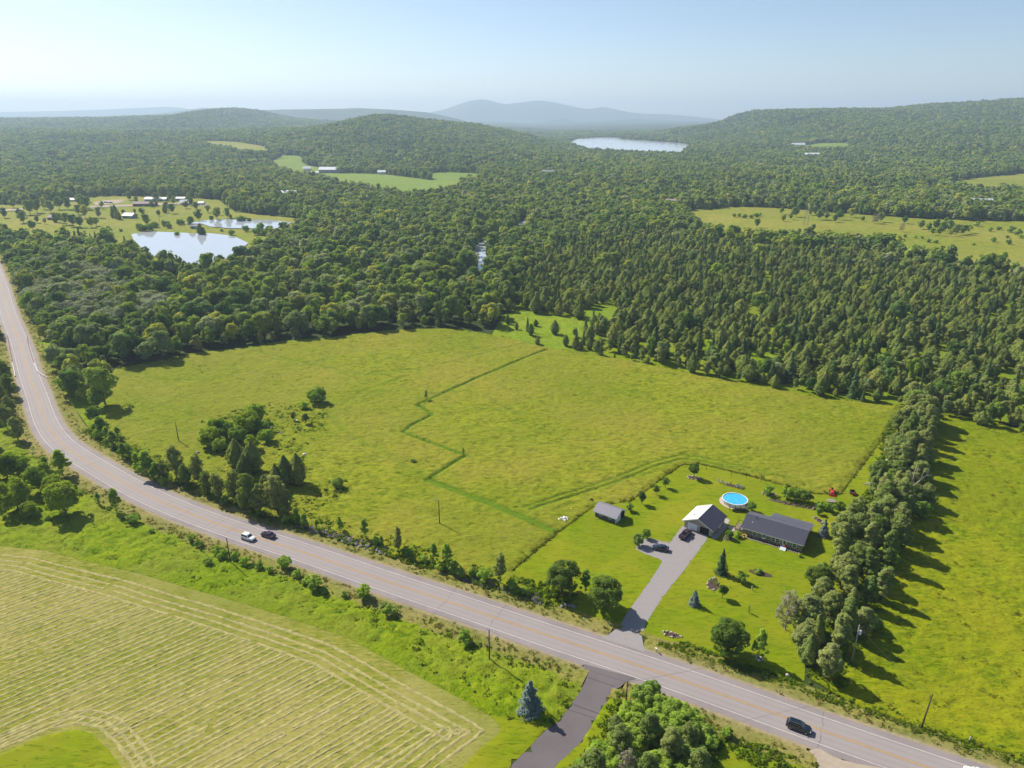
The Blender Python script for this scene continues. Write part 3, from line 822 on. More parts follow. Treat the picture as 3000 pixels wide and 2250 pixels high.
def trunk_mesh(name, seed, h, r, limbs, mat='bark', top=0.75, spread=0.35):
    rng = random.Random(seed)
    m = MB()
    p = Vector((0, 0, -0.15)); prev = r * 1.25
    pts = []
    k = 5
    for i in range(1, k + 1):
        q = Vector((rng.uniform(-1, 1) * r * 0.6, rng.uniform(-1, 1) * r * 0.6, h * top * i / k))
        rr = r * (1 - 0.75 * i / k)
        m.tube(p, q, prev, rr, 7, cap=(i == k)); pts.append((p, q, prev)); p, prev = q, rr
    for j in range(limbs):
        s = pts[min(k - 1, 1 + j % (k - 1))]
        o = s[0].lerp(s[1], rng.random())
        a = rng.uniform(0, 6.28); L = h * rng.uniform(0.18, 0.34)
        e = o + Vector((math.cos(a) * L * spread * 2, math.sin(a) * L * spread * 2, L * 0.8))
        m.tube(o, e, s[2] * 0.5, s[2] * 0.15, 5, cap=False)
    return m.mesh(name, mat, True)

PROTO = {}
def proto(key, crown, mat, tr=None, h=10.0):
    PROTO[key] = (fast_mesh(key + '_crown', crown[0], crown[1], mat), tr, h)

# near plants, high detail (drawn at 100 to 250 m)
for i in range(3):
    proto('maple%d' % i, crown_round(10 + i, 8.6, 7.6, 0.9, 6500, 0.40, clumps=66, small=0.74), 'leaf_mid', trunk_mesh('maple_trunk', i, 8.6, 0.24, 5), 8.6)
    proto('leafy%d' % i, crown_round(20 + i, 12.0, 7.5, 0.8, 6000, 0.46, clumps=80, top=0.6, loose=0.5, small=0.74, core=0.45), 'leaf_hedge', trunk_mesh('leafy_trunk', 10 + i, 12, 0.22, 6), 12.0)
    proto('tall%d' % i, crown_round(30 + i, 12.0, 5.2, 1.2, 4200, 0.42, clumps=64, top=0.45, loose=0.4, small=0.78), 'leaf_hedge', trunk_mesh('tall_trunk', 20 + i, 12, 0.18, 5), 12.0)
    proto('bush%d' % i, crown_round(40 + i, 5.0, 5.6, 0.1, 3600, 0.36, clumps=44, small=0.78), 'leaf_shrub', trunk_mesh('bush_trunk', 30 + i, 4.0, 0.12, 6, spread=0.8), 5.0)
    proto('lime%d' % i, crown_round(45 + i, 7.0, 7.0, 0.4, 4600, 0.42, clumps=50, small=0.76), 'leaf_bright', trunk_mesh('lime_trunk', 33 + i, 6.0, 0.16, 6, spread=0.8), 7.0)
    proto('shrub%d' % i, crown_round(50 + i, 2.2, 2.6, 0.0, 900, 0.28, clumps=14), 'leaf_shrub', None, 2.2)
    proto('wisp%d' % i, crown_round(60 + i, 7.0, 3.6, 0.0, 2300, 0.34, clumps=46, top=0.25, loose=0.8, core=0.3, small=0.8), 'leaf_shrub', trunk_mesh('wisp_trunk', 40 + i, 7, 0.07, 8), 7.0)
    proto('cedar%d' % i, crown_cedar(70 + i, 10.0, 4.2, 0.25, 3600, 0.42), 'leaf_cedar', trunk_mesh('cedar_trunk', 50 + i, 9, 0.17, 0), 10.0)
    proto('spruce%d' % i, crown_cone(80 + i, 11.0, 4.4, 0.4, 3200, 0.46), 'leaf_spruce', trunk_mesh('spruce_trunk', 60 + i, 11, 0.17, 0, top=0.92), 11.0)
    proto('yard%d' % i, crown_round(90 + i, 4.2, 2.9, 0.9, 1500, 0.28, clumps=18), 'leaf_mid', trunk_mesh('yard_trunk', 70 + i, 4.2, 0.09, 4), 4.2)
proto('blue0', crown_cone(5, 7.8, 5.6, 0.15, 7000, 0.34, power=0.72, droop=0.16), 'leaf_blue_spruce', trunk_mesh('blue_trunk', 99, 7.6, 0.17, 0, top=0.9), 7.8)
proto('grey0', crown_round(3, 9.5, 5.5, 0.6, 1900, 0.3, clumps=44, top=0.7, loose=1.0, core=0), 'leaf_grey', trunk_mesh('grey_trunk', 77, 9.5, 0.14, 22, mat='dead_wood', spread=0.45), 9.5)
for i in range(3):
    proto('willow%d' % i, crown_round(110 + i, 14.0, 16.0, 1.0, 4600, 0.75, clumps=34), 'leaf_willow', trunk_mesh('willow_trunk', 80 + i, 12, 0.4, 7), 14.0)
# forest trees, middle detail (drawn beyond 250 m)
for i in range(4):
    proto('wood%d' % i, crown_round(120 + i, 15.0, 10.0, 2.0, 2200, 0.85, clumps=26, top=0.85), 'leaf_broad', trunk_mesh('wood_trunk', 90 + i, 14, 0.24, 4), 15.0)
    proto('woodpale%d' % i, crown_round(150 + i, 12.0, 6.5, 0.8, 1700, 0.75, clumps=26, top=0.6, loose=0.3), 'leaf_hedge', trunk_mesh('wood_trunk', 110 + i, 11, 0.2, 4), 12.0)
    proto('woodcedar%d' % i, crown_cedar(130 + i, 10.0, 4.8 + 0.5 * i, 0.2, 1500, 0.62, peak=0.32 + 0.06 * i), 'leaf_cedar', trunk_mesh('cedar_trunk', 94 + i, 9, 0.16, 0), 10.0)
    proto('woodspruce%d' % i, crown_cone(140 + i, 13.0, 4.0, 0.5, 1300, 0.62), 'leaf_spruce', trunk_mesh('spruce_trunk', 98 + i, 12, 0.16, 0, top=0.92), 13.0)

# ------------------------------------------------------------------ plants: placing
CAT = {'maple': ('maple_tree', 'tree'), 'leafy': ('broadleaf_tree', 'tree'), 'tall': ('broadleaf_tree', 'tree'), 'bush': ('bush', 'bush'), 'lime': ('bush', 'bush'), 'shrub': ('shrub', 'shrub'), 'wisp': ('young_tree', 'tree'),
       'cedar': ('cedar_tree', 'tree'), 'spruce': ('spruce_tree', 'tree'), 'yard': ('young_tree', 'tree'), 'blue': ('blue_spruce', 'tree'), 'grey': ('sparse_tree', 'tree'), 'willow': ('willow_tree', 'tree'),
       'wood': ('broadleaf_tree', 'tree'), 'woodpale': ('pale_tree', 'tree'), 'woodcedar': ('cedar_tree', 'tree'), 'woodspruce': ('spruce_tree', 'tree')}
prng = random.Random(11)
def plant(kind, xy, h, wf=1.0, label='', group=None, mat=None):
    """one plant: trunk and crown under an Empty at its foot (a shrub is one mesh)"""
    keys = [k for k in PROTO if k.rstrip('0123456789') == kind]
    me, tr, h0 = PROTO[prng.choice(keys)]
    s = h / h0
    nm, cat = CAT[kind]
    z = float(terrain(xy[0], xy[1]))
    sc = (s * wf, s * wf, s)
    rz = prng.uniform(0, 6.28)
    if tr is None:
        o = link(nm, me); o.location = (xy[0], xy[1], z); o.rotation_euler = (0, 0, rz); o.scale = sc
        return tag(o, label, cat, group)
    o = thing(nm, label, cat, (xy[0], xy[1], z), rz, group, sc)
    link('trunk', tr, o); link('crown', me, o)
    return o
def plants(kind, items, label, group):
    for it in items:
        plant(kind, at(it[0], it[1]), it[2] * 1.25, it[3] if len(it) > 3 else 1.0, label, group)

# --- the yard, each one told apart
Y = lambda kind, px, py, h, wf, label: plant(kind, at(px, py), h, wf, label)
Y('maple', 1646, 1737, 9.4, 1.15, 'large round dark green maple left of the two by the road, west of the driveway')
Y('wisp', 1714, 1737, 7.4, 1.0, 'slim upright tree standing between the two round maples west of the driveway')
Y('maple', 1768, 1782, 8.8, 1.15, 'round maple nearest the driveway mouth, casting shade over the gravel')
Y('maple', 2131, 1918, 9.0, 1.08, 'round maple alone on the front lawn east of the driveway beside the road')
Y('wisp', 2222, 1932, 8.4, 1.0, 'thin pale birch standing right of the front lawn maple')
Y('spruce', 2113, 1680, 7.6, 1.15, 'dark green spruce on the front lawn below the house')
Y('blue', 2034, 1772, 4.4, 0.95, 'small blue spruce on the lawn right beside the driveway')
Y('blue', 1553, 2084, 7.8, 1.0, 'large blue spruce on the mown corner beside the side road')
Y('blue', 2412, 1570, 5.4, 0.9, 'blue green spruce behind the east end of the house')
Y('blue', 2480, 1560, 6.5, 0.75, 'narrow blue spruce at the edge of the hedgerow east of the house')
Y('shrub', 2172, 1704, 3.0, 1.0, 'round light green bush in the shadow of the front lawn spruce')
Y('yard', 2115, 1753, 4.2, 0.9, 'small young tree beside the rock flower bed on the front lawn')
Y('wisp', 2193, 1795, 2.4, 0.7, 'tiny staked sapling alone on the front lawn')
Y('grey', 2300, 1845, 11.0, 1.0, 'grey sparse half bare tree beside the hedgerow on the front lawn')
Y('bush', 1872, 1598, 3.8, 0.85, 'light green bush at the west end of the parking pad')
Y('bush', 1892, 1577, 3.2, 0.75, 'rounded bush behind the parking pad, next to the larger bush')
Y('yard', 1880, 1476, 4.4, 1.0, 'largest of three small round trees in a row beyond the shed')
Y('yard', 1922, 1450, 3.6, 1.0, 'middle of three small round trees in a row beyond the shed')
Y('yard', 1949, 1429, 3.8, 1.0, 'farthest of three small round trees in a row beyond the shed')
Y('shrub', 1845, 1497, 2.6, 0.9, 'dark round shrub against the rear corner of the shed')
Y('yard', 2033, 1399, 5.6, 1.0, 'dark small tree in a ringed bed at the far corner of the lawn')
Y('bush', 2305, 1462, 4.6, 0.8, 'left of the dense dark bushes behind the pool lawn')
Y('bush', 2328, 1466, 4.4, 0.8, 'centre one of the dense dark bushes behind the pool lawn')
Y('bush', 2352, 1470, 4.8, 0.75, 'right of the dense dark bushes behind the pool lawn')
Y('yard', 2366, 1476, 4.4, 1.1, 'rounded tree at the right end of the dark bush row')
Y('shrub', 2249, 1449, 3.4, 0.9, 'shrub growing in the rock ringed bed right of the pool')
Y('yard', 2455, 1508, 4.8, 1.15, 'bright green small tree at the east corner of the back lawn')
Y('shrub', 2405, 1490, 2.6, 1.0, 'shrub beside the garden bench on the back lawn')
Y('shrub', 2425, 1498, 3.0, 1.0, 'leafy shrub left of the bright green small tree')
Y('shrub', 2398, 1508, 2.4, 0.9, 'small shrub near the curved pale stone bed behind the house')
Y('shrub', 2200, 1497, 3.4, 0.75, 'loose olive shrub between the pool and the house')
Y('bush', 2136, 1578, 2.9, 0.75, 'small round tree in the bed between garage and house')
Y('shrub', 2160, 1572, 2.0, 1.1, 'low shrub at the front left corner of the house')
Y('shrub', 2342, 1630, 1.2, 0.9, 'bright low shrub at the front right corner of the house')
Y('shrub', 2220, 1680, 1.5, 1.3, 'bright green mounded shrub in the oval bed on the front lawn')

# --- meadow and road side
Y('bush', 931, 1182, 7.6, 1.0, 'big dark rounded bush standing alone in the left meadow')
Y('shrub', 892, 1199, 3.2, 1.3, 'low greyish shrub beside the big dark meadow bush')
Y('yard', 897, 1244, 5.0, 0.9, 'small tree with bare stems right of the stone heap in the meadow')
Y('yard', 861, 1235, 4.0, 0.8, 'leaning dark thorn tree in the meadow near the stone heap')
Y('bush', 752, 1238, 8.4, 0.85, 'tall dark bush at the top of the meadow thicket')
Y('shrub', 696, 1246, 4.0, 0.7, 'small bush left of the tall dark bush in the thicket')
Y('wisp', 1249, 1172, 4.6, 0.9, 'lone sapling beside the mown line in the middle of the fields')
Y('shrub', 1256, 1180, 1.6, 1.1, 'dark shrub at the foot of the lone field sapling')
Y('wisp', 1358, 1334, 3.0, 0.9, 'small sapling at the bend of the mown line in the main field')
Y('bush', 992, 1432, 4.4, 0.85, 'round bush alone in the meadow right of the thicket')
Y('shrub', 1210, 1356, 1.6, 1.2, 'single dark shrub in the meadow strip between the mown lines')
Y('shrub', 1012, 1412, 1.2, 1.0, 'low shrub in the meadow near the round bush')
Y('shrub', 1364, 1884, 3.6, 0.95, 'dark shrub by the utility pole on the near road verge')
plants('lime', [(639, 1281, 6.5), (616, 1310, 6.5), (732, 1270, 7.5), (741, 1322, 5.0)], 'yellow green bush in the meadow thicket beyond the road bend', 'bushes of the meadow thicket')
plants('bush', [(781, 1297, 4.5), (646, 1322, 4.5), (665, 1285, 5.5), (700, 1300, 5.5), (770, 1270, 4.5)], 'dark green bush in the meadow thicket beyond the road bend', 'dark bushes of the meadow thicket')
plants('cedar', [(696, 1372, 9.0, 1.2), (745, 1385, 9.5, 1.25), (840, 1420, 8.6, 1.3), (876, 1422, 9.4, 1.1), (720, 1400, 7.0, 1.2), (812, 1428, 7.0, 1.1)], 'dark dense cedar at the lower end of the meadow thicket', 'cedars of the meadow thicket')
plants('leafy', [(520, 1406, 10.5, 0.85), (583, 1418, 9.0, 0.8), (732, 1500, 11.0, 0.85), (814, 1505, 11.0, 0.95), (765, 1512, 9.0, 0.9), (842, 1516, 8.0, 0.9), (690, 1470, 9.2, 0.85), (642, 1468, 8.2, 0.85), (548, 1428, 7.0, 0.9), (610, 1448, 7.0, 0.9), (480, 1412, 6.5, 0.9), (785, 1470, 8.0, 0.8)],
       'mid green broadleaf tree on the far bank of the curving road', 'broadleaf trees on the far road bank')
plants('wisp', [(434, 1399, 8.0, 1.5), (461, 1413, 6.0, 1.4), (405, 1378, 5.5, 1.5), (365, 1345, 5.0, 1.5), (335, 1312, 5.5, 1.6), (300, 1275, 6.5, 1.6), (316, 1295, 5.2, 1.3), (348, 1290, 4.6, 1.3), (550, 1425, 5.0, 1.2), (610, 1446, 5.5, 1.4), (1070, 1580, 5.8), (1272, 1653, 5.4), (1310, 1669, 6.6, 1.1), (893, 1548, 4.4, 1.2), (997, 1557, 4.0), (930, 1560, 3.5), (1118, 1600, 2.8), (870, 1535, 4.4)],
       'slender young tree on the far bank of the road', 'young trees along the far road bank')
plants('tall', [(1168, 1622, 7.0, 0.85), (1465, 1712, 8.0, 0.95)], 'dark leafy tree rising from the far road bank between the young trees', 'leafy trees of the far road bank')
plants('shrub', [(1421, 1703, 3.2), (1195, 1630, 2.6), (1330, 1678, 2.8), (1385, 1690, 2.0), (407, 1358, 2.2), (382, 1340, 2.0), (480, 1420, 2.4), (840, 1530, 2.2), (1105, 1596, 2.0), (1240, 1650, 2.0), (1500, 1722, 2.2), (1540, 1742, 1.8), (372, 1322, 2.4), (290, 1285, 3.0), (660, 1480, 2.4),
                 (1350, 1690, 2.2), (1290, 1672, 2.2)], 'low shrub on the far bank of the main road', 'shrubs along the far road bank')
plants('lime', [(54, 1497, 8.6), (195, 1508, 9.0), (22, 1400, 7.5), (120, 1440, 8.0), (-40, 1470, 9.0), (165, 1462, 6.5), (91, 1520, 4.6), (-60, 1400, 8.0), (70, 1395, 6.0)], 'large yellow green bush in the clump inside the road bend', 'bush clump inside the road bend')
Y('wisp', 186, 1395, 9.8, 1.6, 'tall spiky grey green tree rising above the bush clump against the road')
Y('wisp', 343, 1502, 9.0, 1.1, 'narrow pointed tree alone on the near verge of the road bend')
Y('wisp', 291, 1480, 4.4, 1.2, 'small loose tree left of the narrow pointed tree')
Y('shrub', 391, 1534, 3.2, 1.3, 'dark shrub right of the narrow pointed tree inside the bend')
Y('shrub', 445, 1564, 1.7, 1.0, 'tiny dark shrub in the rough grass inside the bend')
Y('shrub', 141, 1526, 1.8, 1.0, 'grey shrub in front of the bush clump')
Y('wisp', 134, 1374, 5.0, 1.5, 'young tree between the bush clump and the road edge')
plants('leafy', [(22, 1258, 8.5), (54, 1290, 8.0), (-20, 1230, 9), (10, 1200, 9.5), (-30, 1310, 9), (35, 1225, 8), (-10, 1150, 11), (20, 1130, 10), (30, 1165, 9), (-35, 1100, 12)], 'broadleaf tree on the near side of the road before the bridge', 'trees left of the road near the bridge')
plants('spruce', [(-12, 985, 13, 1.2), (-35, 960, 13), (-60, 1000, 13)], 'dark spruce at the left picture edge beside the road', 'spruces at the far left road edge')
plants('shrub', [(655, 1638, 2.4), (690, 1642, 2.0), (719, 1656, 2.2), (760, 1668, 1.8), (833, 1665, 3.0), (870, 1692, 2.0), (900, 1712, 2.0), (925, 1727, 3.2), (610, 1655, 1.8), (1075, 1757, 1.4), (1145, 1802, 2.6), (1128, 1785, 1.6), (640, 1625, 2.2), (560, 1588, 2.0), (790, 1678, 1.6), (950, 1738, 1.6), (1010, 1750, 1.4), (585, 1600, 1.8), (1068, 1752, 3.0)],
       'small shrub on the near verge along the utility poles', 'shrubs along the near verge')

# --- tree clump at the bottom edge
plants('bush', [(1880, 2070, 3.8, 1.1), (1905, 2045, 3.2, 1.1), (1945, 2100, 3.6, 1.2), (1985, 2118, 3.8, 1.2), (1850, 2125, 3.8, 1.2), (1995, 2160, 4.0, 1.2), (1760, 2235, 3.6, 1.2), (1860, 2270, 3.6, 1.2), (1915, 2140, 3.4, 1.3), (1870, 2180, 3.6, 1.3), (1950, 2180, 3.6, 1.3), (1820, 2190, 3.4, 1.2), (1790, 2260, 3.6, 1.2), (1930, 2270, 3.8, 1.2), (2030, 2240, 3.6, 1.1), (1715, 2285, 3.4, 1.2), (2010, 2300, 3.6, 1.2)], 'bright leafy bush in the clump at the road corner', 'bushes of the corner clump')
plants('leafy', [(1900, 2185, 6.6, 1.0), (1815, 2230, 7.0, 1.0), (1965, 2235, 6.8), (1735, 2300, 7.2, 1.0), (1895, 2310, 7.0, 1.0), (2045, 2290, 6.4, 1.0), (1800, 2165, 5.0), (2015, 2200, 5.6), (1680, 2350, 7.0), (2000, 2370, 7.0), (1840, 2400, 7.0)],
       'olive green broadleaf tree in the clump at the road corner', 'broadleaf trees of the corner clump')
Y('grey', 1835, 2290, 7.5, 1.0, 'grey twiggy half bare tree low in the corner clump')
plants('shrub', [(2045, 2135, 2.5), (2060, 2165, 2.8), (2080, 2190, 2.4), (2030, 2110, 2.2), (2130, 2160, 1.8)], 'shrub on the shaded verge right of the corner clump', 'shrubs right of the corner clump')

# --- the hedgerow east of the lawn
hl = [(2690, 1222), (2674, 1290), (2648, 1370), (2638, 1430), (2610, 1500), (2572, 1560), (2545, 1620), (2525, 1680), (2490, 1760), (2455, 1850), (2420, 1945)]
hw = resample(poly(hl), 4.6)
hrng = np.random.default_rng(21)
for i, p in enumerate(hw):
    f = i / len(hw)
    where = ['by the far field corner', 'beside the upper mown track', 'by the white tank', 'by the garden planks', 'around the dead tree', 'behind the narrow blue spruce', 'right of the house', 'below the house', 'beside the grey half bare tree', 'above the transformer pole', 'by the road'][min(10, int(f * 11))]
    for side in (-1.1, 0.0, 1.1):
        if hrng.random() < 0.24: continue
        q = p + np.array((side * (4.3 + 1.2 * (f > 0.35)) + hrng.normal(0, 1.3), hrng.normal(0, 1.6)))
        kd = hrng.choice(['leafy', 'tall', 'cedar', 'bush'], p=[0.46, 0.34, 0.06, 0.14])
        h = {'leafy': 11.5, 'tall': 13.0, 'cedar': 9.5, 'bush': 5.5}[kd] * hrng.uniform(0.7, 1.15) * (0.92 if f > 0.75 else 1.0)
        lab = {'leafy': 'olive broadleaf tree', 'tall': 'upright pale leaved tree', 'cedar': 'dark cedar', 'bush': 'low bush'}[kd] + ' in the hedgerow ' + where
        plant(kd, q, h, hrng.uniform(1.0, 1.32), lab, 'hedgerow ' + {'leafy': 'broadleaf trees ', 'tall': 'upright trees ', 'cedar': 'cedars ', 'bush': 'bushes '}[kd] + where)
Y('bush', 2607, 1368, 4.5, 0.8, 'dark bush in front of the white tank at the mown track')
Y('maple', 2395, 1735, 8.5, 1.0, 'round light green tree at the lawn edge of the hedgerow below the house')
Y('leafy', 2430, 1830, 10.0, 1.05, 'broad olive tree of the hedgerow beside the grey bare tree')
Y('cedar', 2385, 1890, 8.5, 1.1, 'bright cedar leaning over the lawn at the lower hedgerow')
Y('cedar', 2365, 1945, 8.0, 1.2, 'last cedar of the hedgerow towards the road')
Y('leafy', 2425, 1990, 9.5, 1.05, 'pale green tree at the road end of the hedgerow')

# ------------------------------------------------------------------ the woods
frng = np.random.default_rng(5)
def in_view(P, margin=0.06):
    zc = P[:, 1] * C_ + CAM_H * S_
    return (P[:, 1] > 60) & (np.abs(P[:, 0] / np.maximum(zc, 1)) < 0.721 + margin)

front = np.vstack([poly([(-420, 905), (-60, 880), (-15, 860), (20, 845), (35, 870), (60, 915), (75, 935), (95, 985), (125, 1050), (160, 1115), (205, 1180), (262, 1255), (300, 1232), (315, 1195)]), poly(forest_edge), poly([(2700, 1215), (2800, 1240), (2900, 1265), (3000, 1295), (3150, 1335), (3500, 1460)])])
WOODS = np.vstack([front, [[7000, 300], [7000, 6200], [-7000, 6200], [-7000, 560]]])
EXCL = [FIELD_A, FIELD_C, FIELD_B, FIELD_B2, FIELD_D, FIELD_E, FIELD_E2, FIELD_F, POND1, POND2, LAKE] + FIELDS_PX_SMALL
road_far = poly([(-60, 700), (-30, 755), (-10, 805), (5, 846)], ROAD_Z)
def grid_pts(y0, y1, step):
    xs = np.arange(-0.80 * y1 - 60, 0.80 * y1 + 60, step)
    ys = np.arange(y0, y1, step)
    g = np.stack(np.meshgrid(xs, ys), -1).reshape(-1, 2)
    g = g + (frng.random(g.shape) - 0.5) * step * 0.95
    return g[in_view(g)]
CONIFER = poly([(1480, 990), (1480, 900), (1560, 800), (1500, 700), (1560, 660), (1900, 680), (2200, 735), (2500, 745), (2800, 800), (3100, 850), (3100, 1240), (2800, 1235), (2650, 1190), (2400, 1165), (2000, 1090), (1620, 1025)])
bands = [(150, 520, 7.6), (520, 900, 8.0), (900, 1600, 9.0), (1600, 3000, 11.0), (3000, 5400, 15.0)]
PTS = []
for y0, y1, st in bands:
    g = grid_pts(y0, y1, st); PTS.append(g[~inside(g, CONIFER)])
g = grid_pts(150, 900, 5.4)
PTS.append(g[inside(g, CONIFER) & ((vnoise(g[:, 0] / 8, g[:, 1] / 8, 61) > np.where(g[:, 0] > 110, 0.26, 0.22)) | (seg_dist(g, front)[0] < 16))])
PTS = np.vstack(PTS)
relief('woodland_grass', CONIFER, 4.0, lambda P: 0.02 + 0.25 * vnoise(P[:, 0] / 6, P[:, 1] / 6, 15), 'rough_grass')
relief('rough_bank', poly([(118, 1060), (170, 1130), (240, 1225), (300, 1310), (345, 1310), (320, 1190), (260, 1120), (190, 1050)]), 1.2, lambda P: 0.02 + 0.3 * vnoise(P[:, 0] / 2, P[:, 1] / 2, 15), 'rough_grass')
ok = inside(PTS, WOODS)
for e in EXCL: ok &= ~inside(PTS, e)
dr, _ = seg_dist(PTS, RIVER_C[::2]); ok &= dr > 6.2
dm, _ = seg_dist(PTS, RC[::6]); ok &= dm > 10.0
sparse = np.zeros(len(PTS), bool)
for c in CLEAR: sparse |= inside(PTS, c)
ok &= ~(sparse & (frng.random(len(PTS)) > 0.13))
PTS = PTS[ok]; sparse = sparse[ok]
# what grows where: cedars and spruces right of the river, broadleaf woods elsewhere, willows by the road
MIXEDGE = poly([(2000, 1090), (2400, 1163), (2640, 1190), (3000, 1295), (3000, 1180), (2700, 1110), (2400, 1090), (2000, 1040)])
RIDGE_OAK = poly([(1560, 800), (1460, 860), (1480, 760), (1560, 640), (1700, 590), (1900, 590), (2000, 640), (1950, 680), (1750, 690), (1640, 730)])
WILLOW = poly([(40, 860), (20, 760), (60, 700), (180, 740), (260, 800), (330, 850), (480, 900), (470, 960), (380, 980), (250, 1000), (150, 960), (100, 920)])
con = inside(PTS, CONIFER); mixe = inside(PTS, MIXEDGE); oak = inside(PTS, RIDGE_OAK); wil = inside(PTS, WILLOW)
u = frng.random(len(PTS)); u2 = frng.random(len(PTS))
patch = vnoise(PTS[:, 0] / 130, PTS[:, 1] / 130, 31)
kind = np.zeros(len(PTS), int)                         # 0 broadleaf, 1 cedar, 2 spruce, 3 willow
kind[(u < 0.10 + 0.35 * (patch > 0.62)) & (PTS[:, 1] > 400)] = 2
m = con & ~oak
kind[m] = np.where(u[m] < 0.66, 1, np.where(u[m] < 0.78, 2, 0))
m = con & (patch > 0.55) & (PTS[:, 1] > 330) & (PTS[:, 0] < 190); kind[m & (u < 0.55)] = 2
m = mixe; kind[m] = np.where(u[m] < 0.45, 1, np.where(u[m] < 0.58, 2, 0))
kind[oak & (u < 0.92)] = 0
kind[(kind == 0) & (u2 < np.where(con, 0.75, 0.14)) & ~oak] = 4
kind[con & (kind == 1) & (u2 < 0.10 + 0.10 * (PTS[:, 0] > 110) + 0.35 * (vnoise(PTS[:, 0] / 40, PTS[:, 1] / 40, 66) > 0.58))] = 4
kind[wil & (u < 0.34)] = 3
edge_d, _ = seg_dist(PTS, front)
edge = edge_d < 7
kind[edge & (PTS[:, 0] < 20) & (PTS[:, 0] > -140) & (u < 0.35)] = 1
H = np.select([kind == 0, kind == 1, kind == 2, kind == 3, kind == 4], [frng.normal(13.5, 2.8, len(PTS)), frng.normal(7.8, 2.0, len(PTS)), frng.normal(10.0, 2.6, len(PTS)), frng.normal(13, 1.2, len(PTS)), frng.normal(11.0, 2.0, len(PTS))])
H *= np.where(edge, frng.uniform(0.5, 1.05, len(PTS)), 1.0)
H[sparse] *= 0.8
m = con & ((kind == 0) | (kind == 4)); H[m] *= 0.72
H = np.clip(H, 4, 18)
W = np.where(kind == 0, frng.uniform(0.75, 1.3, len(PTS)), frng.uniform(0.85, 1.4, len(PTS)))
# the largest in the picture are things of their own
dist = np.sqrt(PTS[:, 0] ** 2 + PTS[:, 1] ** 2 + CAM_H ** 2)
vis = in_view(PTS, 0.0)
single = np.zeros(len(PTS), bool)
for kk, cnt in ((0, 110), (1, 270), (2, 150), (3, 40), (4, 90)):
    c = np.where((kind == kk) & vis)[0]
    score = H[c] / dist[c] * np.where(edge[c], 1.35, 1.0)
    single[c[np.argsort(-score)[:cnt]]] = True
KN = {0: 'wood', 1: 'woodcedar', 2: 'woodspruce', 3: 'willow', 4: 'woodpale'}
def woods_label(kk, p, front_row):
    k, kp = {0: ('dark green broadleaf tree', 'broadleaf trees'), 1: ('olive green cedar', 'cedars'), 2: ('dark pointed spruce', 'spruces'), 3: ('silvery grey willow', 'willows'), 4: ('pale olive broadleaf tree', 'pale trees')}[kk]
    if kk == 3: return k + ' in the woods right of the far road', 'willows by the far road'
    row = 'front row of ' if front_row else 'depth of '
    if p[0] < -150: w = 'woods beside the far road stretch'
    elif p[0] < -95: w = 'woods left of the meadow'
    elif p[0] < -45: w = 'woods behind the left meadow, left half'
    elif p[0] < 10: w = 'woods behind the left meadow, right half'
    elif p[0] < 55: w = 'woods behind the left main field end'
    elif p[0] < 95: w = 'woods behind the main field middle'
    elif p[0] < 135: w = 'woods behind the right main field end'
    else: w = 'woods behind the right field'
    return k + ' in ' + row + w, kp + ' in ' + row + w
for i in np.where(single)[0]:
    lab, grp = woods_label(int(kind[i]), PTS[i], edge_d[i] < 9)
    plant(KN[int(kind[i])], PTS[i], float(H[i]), float(W[i]) * (1.0 if kind[i] != 3 else 0.95), lab, grp)

# all the others: one body of forest, trees set on points
def hidden_collection(name, meshes):
    c = bpy.data.collections.new(name)
    for k, me in enumerate(meshes):
        c.objects.link(bpy.data.objects.new('%s_%02d' % (name, k), me))
    return c

def scatter(name, P, Z, scale, rot, index, coll, label):
    """points -> copies of the plants in a collection"""
    me = bpy.data.meshes.new(name)
    me.vertices.add(len(P))
    me.vertices.foreach_set('co', np.column_stack([P, Z]).astype(np.float32).ravel())
    a = me.attributes.new('sc', 'FLOAT_VECTOR', 'POINT'); a.data.foreach_set('vector', np.asarray(scale, np.float32).ravel())
    a = me.attributes.new('rz', 'FLOAT_VECTOR', 'POINT'); a.data.foreach_set('vector', np.column_stack([np.zeros(len(P)), np.zeros(len(P)), rot]).astype(np.float32).ravel())
    a = me.attributes.new('ix', 'INT', 'POINT'); a.data.foreach_set('value', np.asarray(index, np.int32))
    o = link(name, me)
    ng = bpy.data.node_groups.new(name, 'GeometryNodeTree')
    ng.interface.new_socket('Geometry', in_out='INPUT', socket_type='NodeSocketGeometry')
    ng.interface.new_socket('Geometry', in_out='OUTPUT', socket_type='NodeSocketGeometry')
    n = ng.nodes; l = ng.links
    gi = n.new('NodeGroupInput'); go = n.new('NodeGroupOutput')
    ci = n.new('GeometryNodeCollectionInfo'); ci.inputs['Collection'].default_value = coll
    ci.inputs['Separate Children'].default_value = True; ci.inputs['Reset Children'].default_value = True
    ip = n.new('GeometryNodeInstanceOnPoints'); ip.inputs['Pick Instance'].default_value = True
    def attr(nm, dt):
        t = n.new('GeometryNodeInputNamedAttribute'); t.data_type = dt; t.inputs['Name'].default_value = nm
        return t.outputs[0]
    l.new(gi.outputs[0], ip.inputs['Points']); l.new(ci.outputs[0], ip.inputs['Instance'])
    l.new(attr('ix', 'INT'), ip.inputs['Instance Index'])
    l.new(attr('rz', 'FLOAT_VECTOR'), ip.inputs['Rotation'])
    l.new(attr('sc', 'FLOAT_VECTOR'), ip.inputs['Scale'])
    l.new(ip.outputs[0], go.inputs[0])
    md = o.modifiers.new('plants', 'NODES'); md.node_group = ng
    return tag(o, label, None, None, 'stuff')

